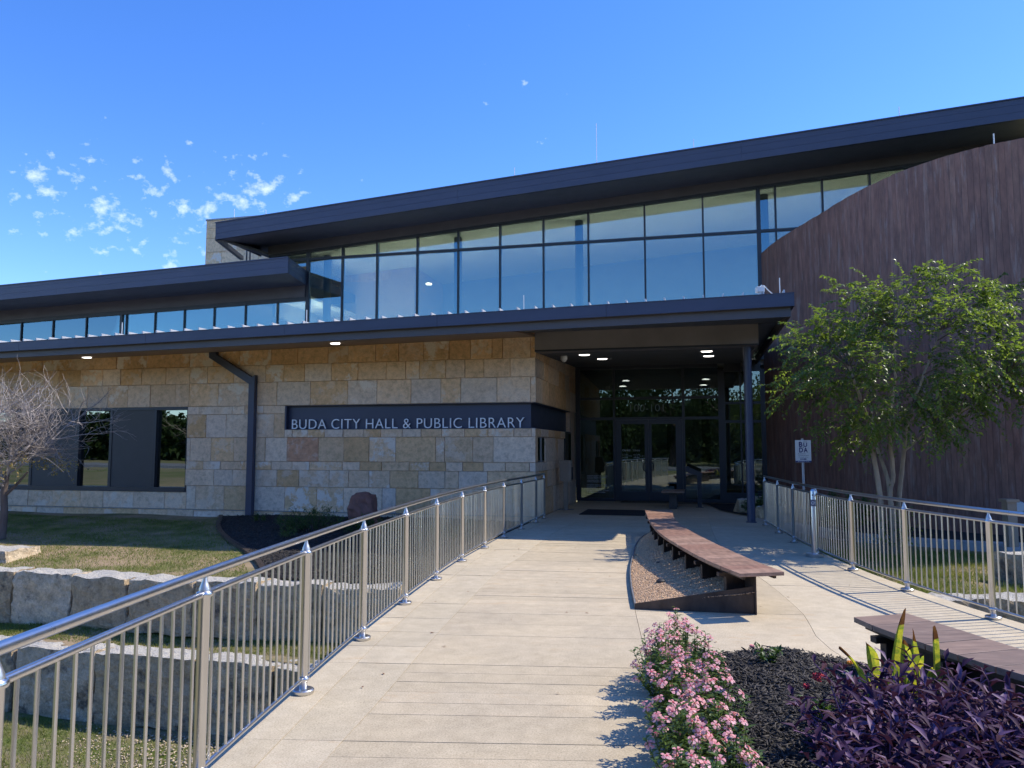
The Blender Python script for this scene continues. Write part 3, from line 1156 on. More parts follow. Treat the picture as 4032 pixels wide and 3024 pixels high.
# --- portico: beam, ceiling, column
MB().box(.005, 5.10, -.10, .28, 3.925, 4.42).build('portico_beam', M['band'], bld)
MB().box(.005, 5.10, -.108, -.10, 3.925, 3.965).build('beam_trim', M['frame'], bld)
mb = MB()
mb.hexa([(.005, .28, 3.94), (5.08, .28, 3.94), (5.15, G - .04, 4.20), (.005, G - .04, 4.20)], [(.005, .28, 4.0), (5.08, .28, 4.0), (5.15, G - .04, 4.26), (.005, G - .04, 4.26)])
ceil = mb.build('portico_ceiling', M['ceiling'], bld)
for i in range(1, 26):        # slats of the ceiling boarding
    v = .28 + (G - .32) * i / 26
    z = 3.94 + .26 * (v - .28) / (G - .32)
    MB().box(.01, 5.09, v - .006, v + .006, z - .012, z + .004).build('ceiling_board_joint', M['frame'], ceil)
slope_box('portico_side', M['band'], 5.05, 5.10, .285, G - .05, lambda u: 3.93, lambda u: 4.5, bld)
for ul, vl in ((1.02, 1.1), (1.28, 2.7), (3.99, 1.1), (4.06, 2.7)):
    z = 3.94 + .26 * (vl - .28) / (G - .32)
    MB().lathe([(.13, -.018), (.13, .02)], 18, (ul, vl, z)).build('downlight', M['lamp_dim'], ceil)
colm = MB().lathe([(.115, 0), (.115, .02), (.088, .025), (.088, 3.93)], 20, (4.86, .06, 0)).build('column', M['fascia'], bld, True)
dome = MB().lathe([(.07, 0), (.085, -.02), (.085, -.10), (.07, -.115), (.05, -.15), (.02, -.17)], 16, (.47, 1.3, 3.985)).build('dome_camera', M['white'], None, True)
dome.parent = bld
# --- storefront
sf = MB()
for a, b in ((.005, .15), (1.18, 1.245), (3.29, 3.37), (4.37, 4.56), (5.60, 5.78)):
    sf.box(a, b, G - .06, G + .08, 0, 4.21 if b < 4.5 else 4.0)
for z0, z1 in ((4.10, 4.24), (3.145, 3.225), (2.51, 2.595)):
    sf.box(.15, 4.37, G - .05, G + .07, z0, z1)
for a, b in ((.15, 1.18), (3.37, 4.37)):
    sf.box(a, b, G - .05, G + .07, 0, .09)
for z0, z1 in ((3.95, 4.3), (2.96, 3.035), (2.395, 2.475), (0, .30)):
    sf.box(4.56, 5.60, G - .05, G + .07, z0, z1)
sf.box(5.0, 5.045, G - .04, G + .06, .3, 3.95)
sf.box(5.78, 7.3, G - .10, G + .1, 0, 4.75)
storefront = sf.build('storefront_frame', M['frame'], bld)
for a, b in ((.15, 1.18), (1.245, 3.29), (3.37, 4.37)):
    for z0, z1 in ((3.225, 4.10), (2.595, 3.145)):
        MB().box(a, b, G, G + .012, z0, z1).build('pane', M['glass_low'], storefront)
for a, b in ((.15, 1.18), (3.37, 4.37)):
    MB().box(a, b, G, G + .012, .09, 2.51).build('pane', M['glass_low'], storefront)
for a, b in ((4.56, 5.0), (5.045, 5.6)):
    for z0, z1 in ((3.035, 3.95), (2.475, 2.96), (.30, 2.395)):
        MB().box(a, b, G, G + .012, z0, z1).build('pane', M['glass_low'], storefront)
for a, b, ga, gb, hx in ((1.25, 2.262, 1.43, 2.15, 2.20), (2.268, 3.285, 2.36, 3.09, 2.31)):
    d = MB()
    d.box(a, ga, G - .04, G + .03, .02, 2.505)
    d.box(gb, b, G - .04, G + .03, .02, 2.505)
    d.box(ga, gb, G - .04, G + .03, .02, .31)
    d.box(ga, gb, G - .04, G + .03, 2.38, 2.505)
    door = d.build('door', M['frame'], bld)
    MB().box(ga, gb, G - .01, G + .004, .31, 2.38).build('pane', M['glass_low'], door)
    sgn = -1 if hx < 2.25 else 1
    MB().tube([(hx, G - .04, .90), (hx + sgn * .04, G - .10, .92), (hx + sgn * .09, G - .11, .95), (hx + sgn * .09, G - .11, 1.17), (hx + sgn * .04, G - .10, 1.2), (hx, G - .04, 1.22)], .016, 8).build('handle', M['frame'], door, True)


def flat_text(s, size, rect, m, parent, v, name='lettering', off=0.0, sp=1.0):
    me = fit(text_mesh(s, size, 0, off, sp), *rect)
    co = np.empty(len(me.vertices) * 3, dtype=np.float32)
    me.vertices.foreach_get("co", co)
    co = co.reshape(-1, 3)
    co = np.stack([co[:, 0], np.full(len(co), v, dtype=np.float32), co[:, 1]], 1)
    me.vertices.foreach_set("co", co.ravel())
    me.materials.clear()
    me.materials.append(m)
    me.update()
    o = bpy.data.objects.new(name, me)
    COL.objects.link(o)
    o.parent = parent
    return o


flat_text("100-101", .3, (1.72, 2.74, 2.77, 2.99), M['etch'], storefront, G - .004, off=-.004)
flat_text("City Hall", .1, (1.46, 1.70, 1.52, 1.60), M['vinyl'], storefront, G - .014)
flat_text("Library", .1, (1.80, 2.0, 1.52, 1.60), M['vinyl'], storefront, G - .014)
for i, (a, b) in enumerate(((1.46, 1.63), (1.46, 1.76), (1.46, 1.62), (1.46, 1.57))):
    flat_text(("Monday-", "Thursday Friday", "8:00-5:00", "8-12")[i], .05, (a, b, 1.43 - i * .05, 1.455 - i * .05), M['vinyl'], storefront, G - .014)
    flat_text(("Mon & Wed", "Tue & Thu Fri", "10:00-8:00", "Sat 10-4")[i], .05, (a + .34, min(b + .36, 2.12), 1.43 - i * .05, 1.455 - i * .05), M['vinyl'], storefront, G - .014)
notice = ["THIS BUILDING HOUSES COURT AND COURT", "OFFICES. ALL WEAPONS ARE PROHIBITED.", "TEXAS PENAL CODE 46.03(a)(3)", "A PERSON WHO VIOLATES THIS LAW", "COMMITS A THIRD DEGREE FELONY.", "",
          "ESTE EDIFICIO ALBERGA LA CORTE Y", "OFICINAS DE LA CORTE. TODAS LAS ARMAS", "ESTAN PROHIBIDAS.", "CODIGO PENAL DE TEXAS 46.03(a)(3)", "UNA PERSONA QUE VIOLA ESTA LEY COMETE", "UN DELITO GRAVE DE TERCER GRADO."]
wid = [1.0, .95, .72, .83, .82, 0, .95, .97, .45, .87, 1.04, .88]
for i, (s, w_) in enumerate(zip(notice, wid)):
    if s:
        flat_text(s, .05, (.34, .34 + .66 * w_, .755 - i * .046, .783 - i * .046), M['vinyl'], storefront, G - .004)

# --- upper curtain wall
cw = MB()
MUL = [-10.9, -9.43, -8.12, -6.83, -5.37, -3.92, -2.48, -1.02, .45, 2.24, 4.03, 5.68, 6.18, 7.53, 8.86, 10.2, 11.5, 12.8]
TR = 8.24
uw = slope_box('curtain_wall_head', M['frame'], -10.95, 13, G - .06, G + .1, lambda u: u_gh(u) - .09, lambda u: u_gh(u) + .01, bld)
for i, a in enumerate(MUL):
    h = .06 if a in (-9.43, 5.68) else .028
    MB().box(a - h, a + h, G - .05, G + .12, 7.9 if a < -9.5 else (4.3 if a < 7 else 6.5), u_gh(a) - .05).build('mullion', M['frame'], uw)
MB().box(-10.9, 12.8, G - .052, G + .10, TR - .04, TR + .04).build('transom', M['frame'], uw)
for a, b in zip(MUL, MUL[1:]):
    ha = .06 if a in (-9.43, 5.68) else .028
    hb = .06 if b in (-9.43, 5.68) else .028
    za = 8.0 if a < -9.5 else (4.35 if a < 6 else 6.5)
    MB().box(a + ha, b - hb, G, G + .015, za, TR - .04).build('pane', M['glass_up'], uw)
    mb = MB()
    mb.hexa([(a + ha, G, TR + .04), (b - hb, G, TR + .04), (b - hb, G + .015, TR + .04), (a + ha, G + .015, TR + .04)],
            [(a + ha, G, u_gh(a + ha) - .05), (b - hb, G, u_gh(b - hb) - .05), (b - hb, G + .015, u_gh(b - hb) - .05), (a + ha, G + .015, u_gh(a + ha) - .05)])
    mb.build('pane', M['glass_up'], uw)
slope_box('head_band', M['headband'], -10.96, 22, G - .09, G + .2, u_gh, lambda u: u_gb(u) + .12, bld)
# left clerestory
MUL2 = [-26.0, -24.5, -23.0, -21.52, -20.05, -18.55, -17.01, -16.79, -15.56, -14.33, -13.1, -11.84, -10.58, -9.47]
lw = slope_box('clerestory_head', M['frame'], -27, -9.49, G - .06, G + .1, lambda u: m_gh(u) - .03, lambda u: m_gh(u) + .10, bld)
for a in MUL2[:-1]:
    h = .055 if a == -17.01 else .022
    MB().box(a - h, a + h, G - .05, G + .1, 3.95, m_gh(a) - .01).build('mullion', M['frame'], lw)
for a, b in zip(MUL2, MUL2[1:]):
    ha = .055 if a == -17.01 else .022
    hb = .055 if b == -17.01 else .022
    mb = MB()
    mb.hexa([(a + ha, G, 3.95), (b - hb, G, 3.95), (b - hb, G + .015, 3.95), (a + ha, G + .015, 3.95)],
            [(a + ha, G, m_gh(a + ha) - .02), (b - hb, G, m_gh(b - hb) - .02), (b - hb, G + .015, m_gh(b - hb) - .02), (a + ha, G + .015, m_gh(a + ha) - .02)])
    mb.build('pane', M['glass_up'], lw)
slope_box('head_band', M['headband'], -27, -9.50, G - .09, G + .2, lambda u: m_gh(u) + .10, lambda u: m_gb(u) + .1, bld)


# --- the two upper roofs
def big_roof(name, u0, u1, v0, bot, gband, h, depth, body_end=None):
    top = lambda u: bot(u) + h
    r = slope_box(name, M['fascia'], u0 + .02, (body_end or u1) - .02, v0 + .03, v0 + depth, lambda u: gband(u) + .16, lambda u: top(u) - .03, bld)
    parts = ((0, .20, .006), (.20, .40, .003), (.40, h, 0.0))
    for lo, hi, back in parts:
        k = max(1, round((u1 - u0) / 9))
        for i in range(k):
            a = u0 + (u1 - u0) * i / k + .002
            b = u0 + (u1 - u0) * (i + 1) / k - .002
            slope_box('fascia_board', M['fascia'], a, b, v0 + back, v0 + .06, lambda u: bot(u) + lo + .0018, lambda u: bot(u) + hi - .0018, r)
    slope_box('drip_edge', M['fascia'], u0 - .01, u1, v0 - .03, v0 + .03, lambda u: top(u) - .012, lambda u: top(u) + .022, r)
    slope_box('fascia_backing', M['frame'], u0 + .01, u1 - .01, v0 + .04, v0 + .10, bot, lambda u: top(u) - .03, r)
    return r


mr = big_roof('middle_roof', -27.0, -9.07, 4.25, m_bot, m_gb, .52, 9.9, -9.5)
mb = MB()
mb.hexa([(-27, 4.35, m_bot(-27) + .01), (-9.1, 4.35, m_bot(-9.1) + .01), (-9.48, G - .09, m_gb(-9.5)), (-27, G - .09, m_gb(-27))],
        [(-27, 4.35, m_bot(-27) + .05), (-9.1, 4.35, m_bot(-9.1) + .05), (-9.5, G - .09, m_gb(-9.5) + .04), (-27, G - .09, m_gb(-27) + .04)])
mb.build('soffit', M['soffit_dark'], mr)
mt = m_bot(-9.3) + .50
MB().hexa([(-9.53, 4.28, mt - .03), (-9.09, 4.28, mt - .03), (-9.47, G - .06, mt - .05), (-9.53, G - .06, mt - .05)], [(-9.53, 4.28, mt), (-9.09, 4.28, mt), (-9.47, G - .06, mt - .02), (-9.53, G - .06, mt - .02)]).build('end_cap', M['fascia'], mr)
for lo, hi in ((0, .2), (.2, .4), (.4, .52)):
    mb = MB()
    e0, e1 = m_bot(-9.07), m_gb(-9.47)
    mb.hexa([(-9.10, 4.26, e0 + lo + .003), (-9.065, 4.26, e0 + lo + .003), (-9.45, G - .06, e1 + lo + .003), (-9.49, G - .06, e1 + lo + .003)],
            [(-9.10, 4.26, e0 + hi - .003), (-9.065, 4.26, e0 + hi - .003), (-9.45, G - .06, e1 + hi - .003), (-9.49, G - .06, e1 + hi - .003)])
    mb.build('end_board', M['fascia'], mr)

ur_ = big_roof('upper_roof', -11.78, 22, 4.25, u_bot, u_gb, .565, 9.9)
mb = MB()
mb.hexa([(-11.7, 4.35, u_bot(-11.7) + .01), (21.9, 4.35, u_bot(21.9) + .01), (21.9, G - .09, u_gb(21.9) + .02), (-10.95, G - .09, u_gb(-10.95))],
        [(-11.7, 4.35, u_bot(-11.7) + .05), (21.9, 4.35, u_bot(21.9) + .05), (21.9, G - .09, u_gb(21.9) + .06), (-10.95, G - .09, u_gb(-10.95) + .05)])
mb.build('soffit', M['soffit_dark'], ur_)
mb = MB()
mb.hexa([(-11.72, 4.35, 8.585), (-10.96, G - .05, 8.48), (-10.96, G + 4, 8.55), (-11.72, G + .4, 8.72)], [(-11.72, 4.35, 8.65), (-10.96, G - .05, 8.56), (-10.96, G + 4, 8.62), (-11.72, G + .4, 8.79)])
mb.build('end_soffit', M['soffit_dark'], ur_)
mb = MB().tube([(-11.75, 4.32, 8.62), (-13.05, 7.75, 8.86)], .10, 4)
mb.build('edge_beam', M['frame'], ur_)
for k in (0, 1):
    MB().tube([(-12.55 + .14 * k, 7.3, 8.1), (-12.55 + .14 * k, 7.3, 9.2)], .028, 6).build('rain_pipe', M['frame'], ur_)
mb = MB()
mb.box(-11.78, -11.74, 4.32, 7.0, 8.66, 9.10)
mb.build('end_board', M['fascia'], ur_)
for a, h in ((-1.53, .3), (.98, 1.25), (3.79, .3), (9.26, .3), (-9.95, .2), (14, .3)):
    MB().tube([(a, 4.30, u_bot(a) + .55), (a, 4.30, u_bot(a) + .57 + h)], .011, 6).build('lightning_rod', M['white'], ur_)

# --- stone stair tower behind
tower = MB().box(-16.40, -7.0, 10.29, 14, 4, 11.25).build('stone_tower', M['mortar'], bld)
z = 8.3
while z < 11.2:
    h = random.choice([.42, .5, .6])
    h = min(h, 11.28 - z)
    if h < .15:
        break
    L = randcuts(-16.43, -8.0, .5, 1.0)
    for a, b in zip(L, L[1:]):
        stone_block(10.25, (a, b, z, z + h), 'u', tower, col=random.choice([(.90, .62, .36), (.92, .66, .42), (.88, .66, .46)]))
    z += h
MB().box(-16.45, -7.0, 10.22, 14, 11.28, 11.34).build('coping', M['ledge'], tower)
MB().tube([(-15.2, 10.4, 11.3), (-15.2, 10.4, 11.75)], .012, 6).build('lightning_rod', M['white'], tower)

# --- square downpipe
dp = MB()
dp.box(-8.75, -8.55, -2.2, -2.05, 3.98, 4.2)
dpo = MB()
dpo.hexa([(-8.77, -.16, 4.02), (-8.57, -.16, 4.02), (-8.57, -.02, 4.02), (-8.77, -.02, 4.02)], [(-8.77, -.16, 4.4), (-8.57, -.16, 4.4), (-8.57, -.02, 4.4), (-8.77, -.02, 4.4)])
dpo.hexa([(-7.57, -.158, 3.30), (-7.40, -.158, 3.42), (-7.40, -.022, 3.42), (-7.57, -.022, 3.30)], [(-8.77, -.158, 4.02), (-8.57, -.158, 4.10), (-8.57, -.022, 4.10), (-8.77, -.022, 4.02)])
dpo.hexa([(-7.57, -.16, -.1), (-7.40, -.16, -.1), (-7.40, -.02, -.1), (-7.57, -.02, -.1)], [(-7.57, -.16, 3.40), (-7.40, -.16, 3.53), (-7.40, -.02, 3.53), (-7.57, -.02, 3.40)])
dpo.build('downpipe', M['fascia'], bld)

# --- interior
rooms = MB()
rooms.box(-26, -10.9, G + 7.5, G + 7.6, 0, 6.6)
rooms.box(12.9, 13, G + .2, G + 7.5, 4.0, 9.9)
rooms.box(-10.9, -10.8, G + .2, G + 7.5, 6.3, 8.5)
rooms.box(-26, -25.9, G + .2, G + 7.5, 3.9, 6.4)
rooms.build('interior_wall', M['dimwall'], bld)
slope_box('interior_wall', M['dimwall'], -10.9, 13, G + 7.5, G + 7.6, lambda u: 0, lambda u: u_gh(u) + .05, bld)
MB().box(.02, 7.0, G + .1, G + 7.5, -.12, -.004).build('interior_floor', M['carpet'], bld)
MB().box(-.36, 7.2, G + .12, G + 7.5, 4.14, 4.30).build('interior_ceiling', M['dimwall'], bld)
MB().box(-26, 13, G + .2, G + 7.4, 3.9, 4.1).build('interior_upper_floor', M['carpet'], bld)
slope_box('interior_ceiling', M['cream'], -10.9, 13, G + .16, G + 7.4, lambda u: u_gh(u) + .02, lambda u: u_gh(u) + .12, bld)
slope_box('interior_ceiling', M['cream'], -26, -9.5, G + .16, G + 7.4, lambda u: m_gh(u) + .12, lambda u: m_gh(u) + .2, bld)
for a in (-9.2, -4.25, .0, 5.93):
    MB().lathe([(.14, 4.1), (.14, u_gh(a))], 14, (a, G + 1.0, 0)).build('interior_column', M['panel'], bld, True)
for a, v, z in ((-8.35, 2.0, 5.9), (-5.6, 1.8, 7.55)):
    MB().lathe([(.11, -.02), (.11, .02)], 16, (a, G + v, z)).build('interior_lamp', M['lamp'], bld)
for a in (-9.6, -7.0, -4.2, -1.4, 1.4, 4.2, 7.0, 9.8):      # added fill lamps, unseen below the eave line, brighten the upper ceiling
    MB().lathe([(.05, 0), (.05, 1.1), (.30, 1.25)], 16, (a, G + 1.5, 4.1)).build('fill_lamp_stand', M['panel'], bld)
    MB().lathe([(.27, 0), (.27, .01)], 16, (a, G + 1.5, 5.36)).build('fill_lamp_disc', M['fill_lamp'], bld)
for a, b, v in ((.5, 1.0, 5.5), (1.05, 1.1, 3.0), (2.6, 3.1, 6), (3.9, 4.2, 4.5)):
    MB().box(a, b, G + v, G + v + .3, 0, 4.1).build('interior_pier', M['panel'], bld)
for a, v in ((1.4, 1.2), (2.9, 1.2), (1.9, 3), (3.4, 3.4), (.7, 4)):
    MB().lathe([(.10, -.012), (.10, .01)], 14, (a, G + v, 4.135)).build('interior_lamp', M['lamp_in'], bld)
ex = MB().box(2.06, 2.44, G + .8, G + .84, 3.90, 4.10).build('exit_sign', M['exit_plate'], bld)
flat_text("EXIT", .15, (2.12, 2.38, 3.94, 4.06), M['exit'], ex, G + .795, 'lettering', .004)

# --- plank-clad drum (plan curve in world coordinates)
drum_pts = [(7.60, 23.0), (7.68, 21.7), (8.0, 20.0), (8.45, 17.65), (8.83, 16.46), (9.47, 15.5), (10.2, 14.88), (11.4, 14.0), (12.8, 13.4), (14.2, 13.5), (15.3, 14.5), (16.0, 16.6), (16.0, 20.5)]
path = smooth_path([(*p, 0) for p in drum_pts], 14)
path = resample(path, .113)
Minv = (Matrix.Translation((.56, 18.29, 0)) @ Matrix.Rotation(R(-13.5), 4, 'Z')).inverted()
HT = 7.80
HTf = lambda p: HT - .25 * max(0.0, min(1.0, (p.y - 18.6) / 4.4))
core = MB()
loc = [Minv @ p for p in path]
for a, b in zip(loc, loc[1:]):
    core.poly([(a.x, a.y, -.4), (b.x, b.y, -.4), (b.x, b.y, HT - .30), (a.x, a.y, HT - .30)])
core.poly([(p.x, p.y, HT - .30) for p in loc])
drum = core.build('plank_drum', M['frame'], bld)
rustc = [(.222, .120, .094), (.238, .130, .100), (.212, .115, .092), (.246, .138, .106), (.250, .148, .118), (.228, .122, .094)]
for i, (a, b) in enumerate(zip(loc, loc[1:])):
    d = (b - a).normalized()
    nrm = Vector((d.y, -d.x, 0)) * (1 if i >= 0 else 1)
    if nrm.dot(Vector((-.3, -1, 0))) < 0 and path[i].x < 14:
        nrm = -nrm
    if path[i].x < 8.7 and nrm.x > 0:
        nrm = -nrm
    if path[i].x > 14.5:
        nrm = Vector((abs(nrm.x), nrm.y, 0))
    if path[i].x > 14.2 and i % 4:
        pass
    t = random.uniform(.020, .024)
    g = .0018
    p0, p1 = a + d * g, b - d * g
    mb = MB()
    ht = HTf(path[i]) + random.uniform(-.006, .006)
    q = [p0 + nrm * .004, p1 + nrm * .004, p1 + nrm * t, p0 + nrm * t]
    # winding is fixed below by recalculating normals
    mb.hexa([(p.x, p.y, -.3) for p in q], [(p.x, p.y, ht) for p in q])
    o = mb.build('plank', M['rust'], drum)
    c = random.choice(rustc)
    far = min(1, max(0, (i - 60) / 45))
    k = random.uniform(.90, 1.07)
    o.color = (c[0] * k, c[1] * k, c[2] * k, 1)
nice = Minv @ Vector((9.80, 15.18, 0))
MB().tube([(nice.x, nice.y, HT), (nice.x, nice.y, HT + .22)], .012, 6).build('lightning_rod', M['white'], drum)

# ------------------------------------------------------------------ stainless fences
post_me = MB().lathe([(.026, 0), (.026, .075), (.029, .08), (.029, .925), (.033, .93), (.033, .945), (.028, .95)], 18).mesh('post', M['steel'], True)
cap_me = MB().lathe([(.028, .95), (.027, .962), (.020, .980), (.0125, .998), (.010, 1.02)], 16).mesh('post_cap', M['steel_cap'], True)
base_me = MB().lathe([(.070, .001), (.073, .006), (.073, .024), (.066, .030), (.030, .030)], 22).mesh('base_flange', M['steel'], True)
collar_me = MB().lathe([(.037, 0), (.041, .006), (.041, .016), (.037, .022)], 16).mesh('collar', M['steel'], True)
pick_me = MB().tube([(0, 0, .11), (0, 0, .925)], .0078, 8).mesh('picket', M['steel'], True)


def fence(name, label, xf, ypts, hand0, hand1):
    root = empty(name, (xf(ypts[0]), ypts[0], 0))
    tag(root, label, 'fence', 'stainless guard rails of the walkway')
    ox, oy = xf(ypts[0]), ypts[0]
    for y in ypts:
        p = inst('post', post_me, root, (xf(y) - ox, y - oy, 0))
        inst('post_cap', cap_me, p)
        inst('base_flange', base_me, p)
        inst('collar', collar_me, p, (0, 0, .924))
        inst('collar', collar_me, p, (0, 0, .084))
    hp = [hand0 + (hand1 - hand0) * i / 60 for i in range(61)]
    MB().tube([(xf(y) - ox, y - oy, 1.037) for y in hp], .0225, 14).build('handrail', M['steel'], root, True)
    for a, b in zip(ypts, ypts[1:]):
        e = .033
        yy = [a + e + (b - a - 2 * e) * i / 6 for i in range(7)]
        for z, r, nm in ((.935, .0165, 'top_rail'), (.098, .0125, 'bottom_rail')):
            MB().tube([(xf(y) - ox, y - oy, z) for y in yy], r, 10).build(nm, M['steel'], root, True)
        k = max(3, round(math.hypot(b - a, xf(b) - xf(a)) / .102))
        for i in range(1, k):
            y = a + (b - a) * i / k
            inst('picket', pick_me, root, (xf(y) - ox, y - oy, 0), (0, 0, random.uniform(0, 3)))
    return root


fence('stainless_fence', 'brushed steel picket fence along the stone wall side of the walkway', lx, [.90, 2.40, 3.85, 5.343, 6.80, 8.30, 9.806, 11.345, 12.843, 14.35, 15.75, 17.16, 18.18], .6, 18.22)
fence('stainless_fence', 'brushed steel picket fence on the tree side, casting striped shadows', rx, [1.75, 3.2, 4.67, 6.14, 7.603, 9.065, 10.537, 12.092, 13.596, 15.054, 16.589], 1.5, 16.62)

# door-opener post beside the right fence
pp = empty('push_button_post', (4.60, 11.86, 0))
tag(pp, 'round steel push button post on wide base plate beside the fence', 'post')
MB().lathe([(.125, .001), (.128, .006), (.128, .045), (.12, .05), (.04, .05)], 24).build('base_plate', M['steel'], pp, True)
MB().lathe([(.043, .05), (.043, .985), (.040, 1.0), (.020, 1.02)], 18).build('pipe', M['steel'], pp, True)
lb = MB()
for i in range(9):
    t0, t1 = R(190 + i * 14), R(190 + (i + 1) * 14)
    lb.poly([(.0445 * math.cos(t0), .0445 * math.sin(t0), .76), (.0445 * math.cos(t1), .0445 * math.sin(t1), .76), (.0445 * math.cos(t1), .0445 * math.sin(t1), .86), (.0445 * math.cos(t0), .0445 * math.sin(t0), .86)])
lbo = lb.build('label_band', M['sign_grey'], pp)
MB().tube([(-.02, -.040, .93), (-.025, -.05, .93)], .012, 10).build('button', M['black'], pp)
ring = MB()
for i in range(12):
    t0, t1 = 2 * math.pi * i / 12, 2 * math.pi * (i + 1) / 12
    q = [(r * math.cos(t), r * math.sin(t)) for r, t in ((.016, t0), (.024, t0), (.024, t1), (.016, t1))]
    ring.poly([(-.022 + a, -.046, .812 + b) for a, b in q])
ring.build('white_ring_mark', M['white'], lbo)
for i in range(3):
    MB().box(.004, .030, -.0475, -.0465, .835 - i * .022, .843 - i * .022).build('label_print', M['white'], lbo)

# ------------------------------------------------------------------ benches and planters
def curved_bench(name, label, left, right, ztop, wood, plank_w, arms, legs_side, group):
    """left / right: seat edge points from near to far"""
    L = resample(smooth_path([(*p, 0) for p in left], 10), .05)
    Rr = resample(smooth_path([(*p, 0) for p in right], 10), .05)
    Lc = sum((b - a).length for a, b in zip(L, L[1:]))
    k = round(Lc / plank_w)
    root = empty(name, (L[0].x, L[0].y, 0))
    tag(root, label, 'bench', group)
    o = Vector((L[0].x, L[0].y, 0))

    def at(Pth, t):
        f = t * (len(Pth) - 1)
        i = min(int(f), len(Pth) - 2)
        return Pth[i].lerp(Pth[i + 1], f - i) - o
    for i in range(k):
        t0, t1 = i / k, (i + 1) / k
        a, b, c, d = at(L, t0), at(Rr, t0), at(Rr, t1), at(L, t1)
        e = (d - a).normalized() * .0050
        dz = random.uniform(-.002, .002)
        q = [a + e, b + e, c - e, d - e]
        MB().hexa([(p.x, p.y, ztop - .036) for p in q], [(p.x, p.y, ztop + dz) for p in q]).build('seat_plank', random.choice(wood), root, bevel=.002)
    # steel spine plate along the seat and cross arms
    def lat(t, s):
        return at(L, t).lerp(at(Rr, t), s)
    for s0, s1 in ((.14, .20), (.84, .90)):
        mb = MB()
        for i in range(30):
            t0, t1 = .012 + .976 * i / 30, .012 + .976 * (i + 1) / 30
            a, b, c, d = lat(t0, s0), lat(t0, s1), lat(t1, s1), lat(t1, s0)
            mb.hexa([(p.x, p.y, ztop - .075) for p in (a, b, c, d)], [(p.x, p.y, ztop - .038) for p in (a, b, c, d)])
        mb.build('edge_rail', M['corten'], root)
    for t in arms:
        dt = .035 / Lc
        a, b, c, d = lat(t - dt, .0), lat(t - dt, .97), lat(t + dt, .97), lat(t + dt, .0)
        MB().hexa([(p.x, p.y, ztop - .115) for p in (a, b, c, d)], [(p.x, p.y, ztop - .0755) for p in (a, b, c, d)]).build('cross_arm', M['corten'], root)
        a, b, c, d = lat(t - dt, .16), lat(t - dt, .60), lat(t + dt, .60), lat(t + dt, .16)
        MB().hexa([(p.x, p.y, .0) for p in (a, b, c, d)], [(p.x, p.y, ztop - .1155) for p in (a, b, c, d)]).build('leg', M['corten'], root)
    return root, lat, o


bL = [(2.17, 7.45), (2.07, 8.44), (2.05, 9.53), (2.08, 10.95), (2.25, 12.71), (2.55, 14.91)]
bR = [(2.63, 7.55), (2.56, 8.59), (2.55, 9.82), (2.58, 11.35), (2.72, 12.95), (3.10, 15.05)]
bench1, lat1, o1 = curved_bench('curved_bench', 'long curved bench of reddish planks above the gravel planter', bL, bR, .455, (M['wood'], M['woodb'], M['woodc']), .245, [.075, .18, .285, .39, .495, .6, .705, .81, .93], -1, 'curved plank benches')
# steel planter with sloping front plate
plant1 = empty('steel_planter', (1.26, 8.06, 0))
tag(plant1, 'lens shaped dark steel planter filled with tan gravel', 'planter')
po = Vector((1.26, 8.06, 0))
pl_left = smooth_path([(1.26, 8.06, 0), (1.39, 9.16, 0), (1.57, 10.41, 0), (1.78, 11.55, 0), (2.03, 12.85, 0), (2.30, 13.9, 0), (2.66, 14.9, 0)], 6)
spine = [lat1(t, .58) + o1 for t in [.035 + (.985 - .035) * i / 36 for i in range(37)]]


def plate(pts, z0, z1, th, name, m, parent, org):
    mb = MB()
    for i in range(len(pts) - 1):
        a, b = pts[i] - org, pts[i + 1] - org
        d = (b - a).normalized()
        nn = Vector((d.y, -d.x, 0)) * th
        za0, za1 = z0(i / (len(pts) - 1)), z1(i / (len(pts) - 1))
        zb0, zb1 = z0((i + 1) / (len(pts) - 1)), z1((i + 1) / (len(pts) - 1))
        mb.hexa([(a.x, a.y, za0), (a.x + nn.x, a.y + nn.y, za0), (b.x + nn.x, b.y + nn.y, zb0), (b.x, b.y, zb0)],
                [(a.x, a.y, za1), (a.x + nn.x, a.y + nn.y, za1), (b.x + nn.x, b.y + nn.y, zb1), (b.x, b.y, zb1)])
    return mb.build(name, m, parent)


plate(pl_left, lambda t: .001, lambda t: .058, .014, 'edge_strip', M['edging'], plant1, po)
fr = [Vector((1.26, 8.05, 0)).lerp(Vector((2.425, 7.82, 0)), i / 10) for i in range(11)]
plate(fr, lambda t: .001, lambda t: .058 + .215 * t, .012, 'front_plate', M['corten'], plant1, po)
plate(spine, lambda t: .001, lambda t: .405, .012, 'spine_plate', M['corten'], plant1, po)
# gravel bed surface
gl = resample(pl_left, .2)
V, F = [], []
for i in range(25):
    t = i / 24
    fa = t * (len(pl_left) - 1)
    ia = min(int(fa), len(pl_left) - 2)
    A = pl_left[ia].lerp(pl_left[ia + 1], fa - ia)
    fb = t * (len(spine) - 1)
    ib = min(int(fb), len(spine) - 2)
    B = spine[ib].lerp(spine[ib + 1], fb - ib)
    for k in range(9):
        s = k / 8
        p = A.lerp(B, s)
        V.append((p.x + (.016 if k == 0 else 0), p.y + (.02 if i == 0 else 0), .038 + .17 * s + random.uniform(-.006, .006)))
for i in range(24):
    for k in range(8):
        a = i * 9 + k
        F.append((a, a + 1, a + 10, a + 9))
gb = npmesh('gravel_bed', V, F, M['gravel_ground'], plant1, True)
gb.location = -po
GV = np.array(V).reshape(25, 9, 3)


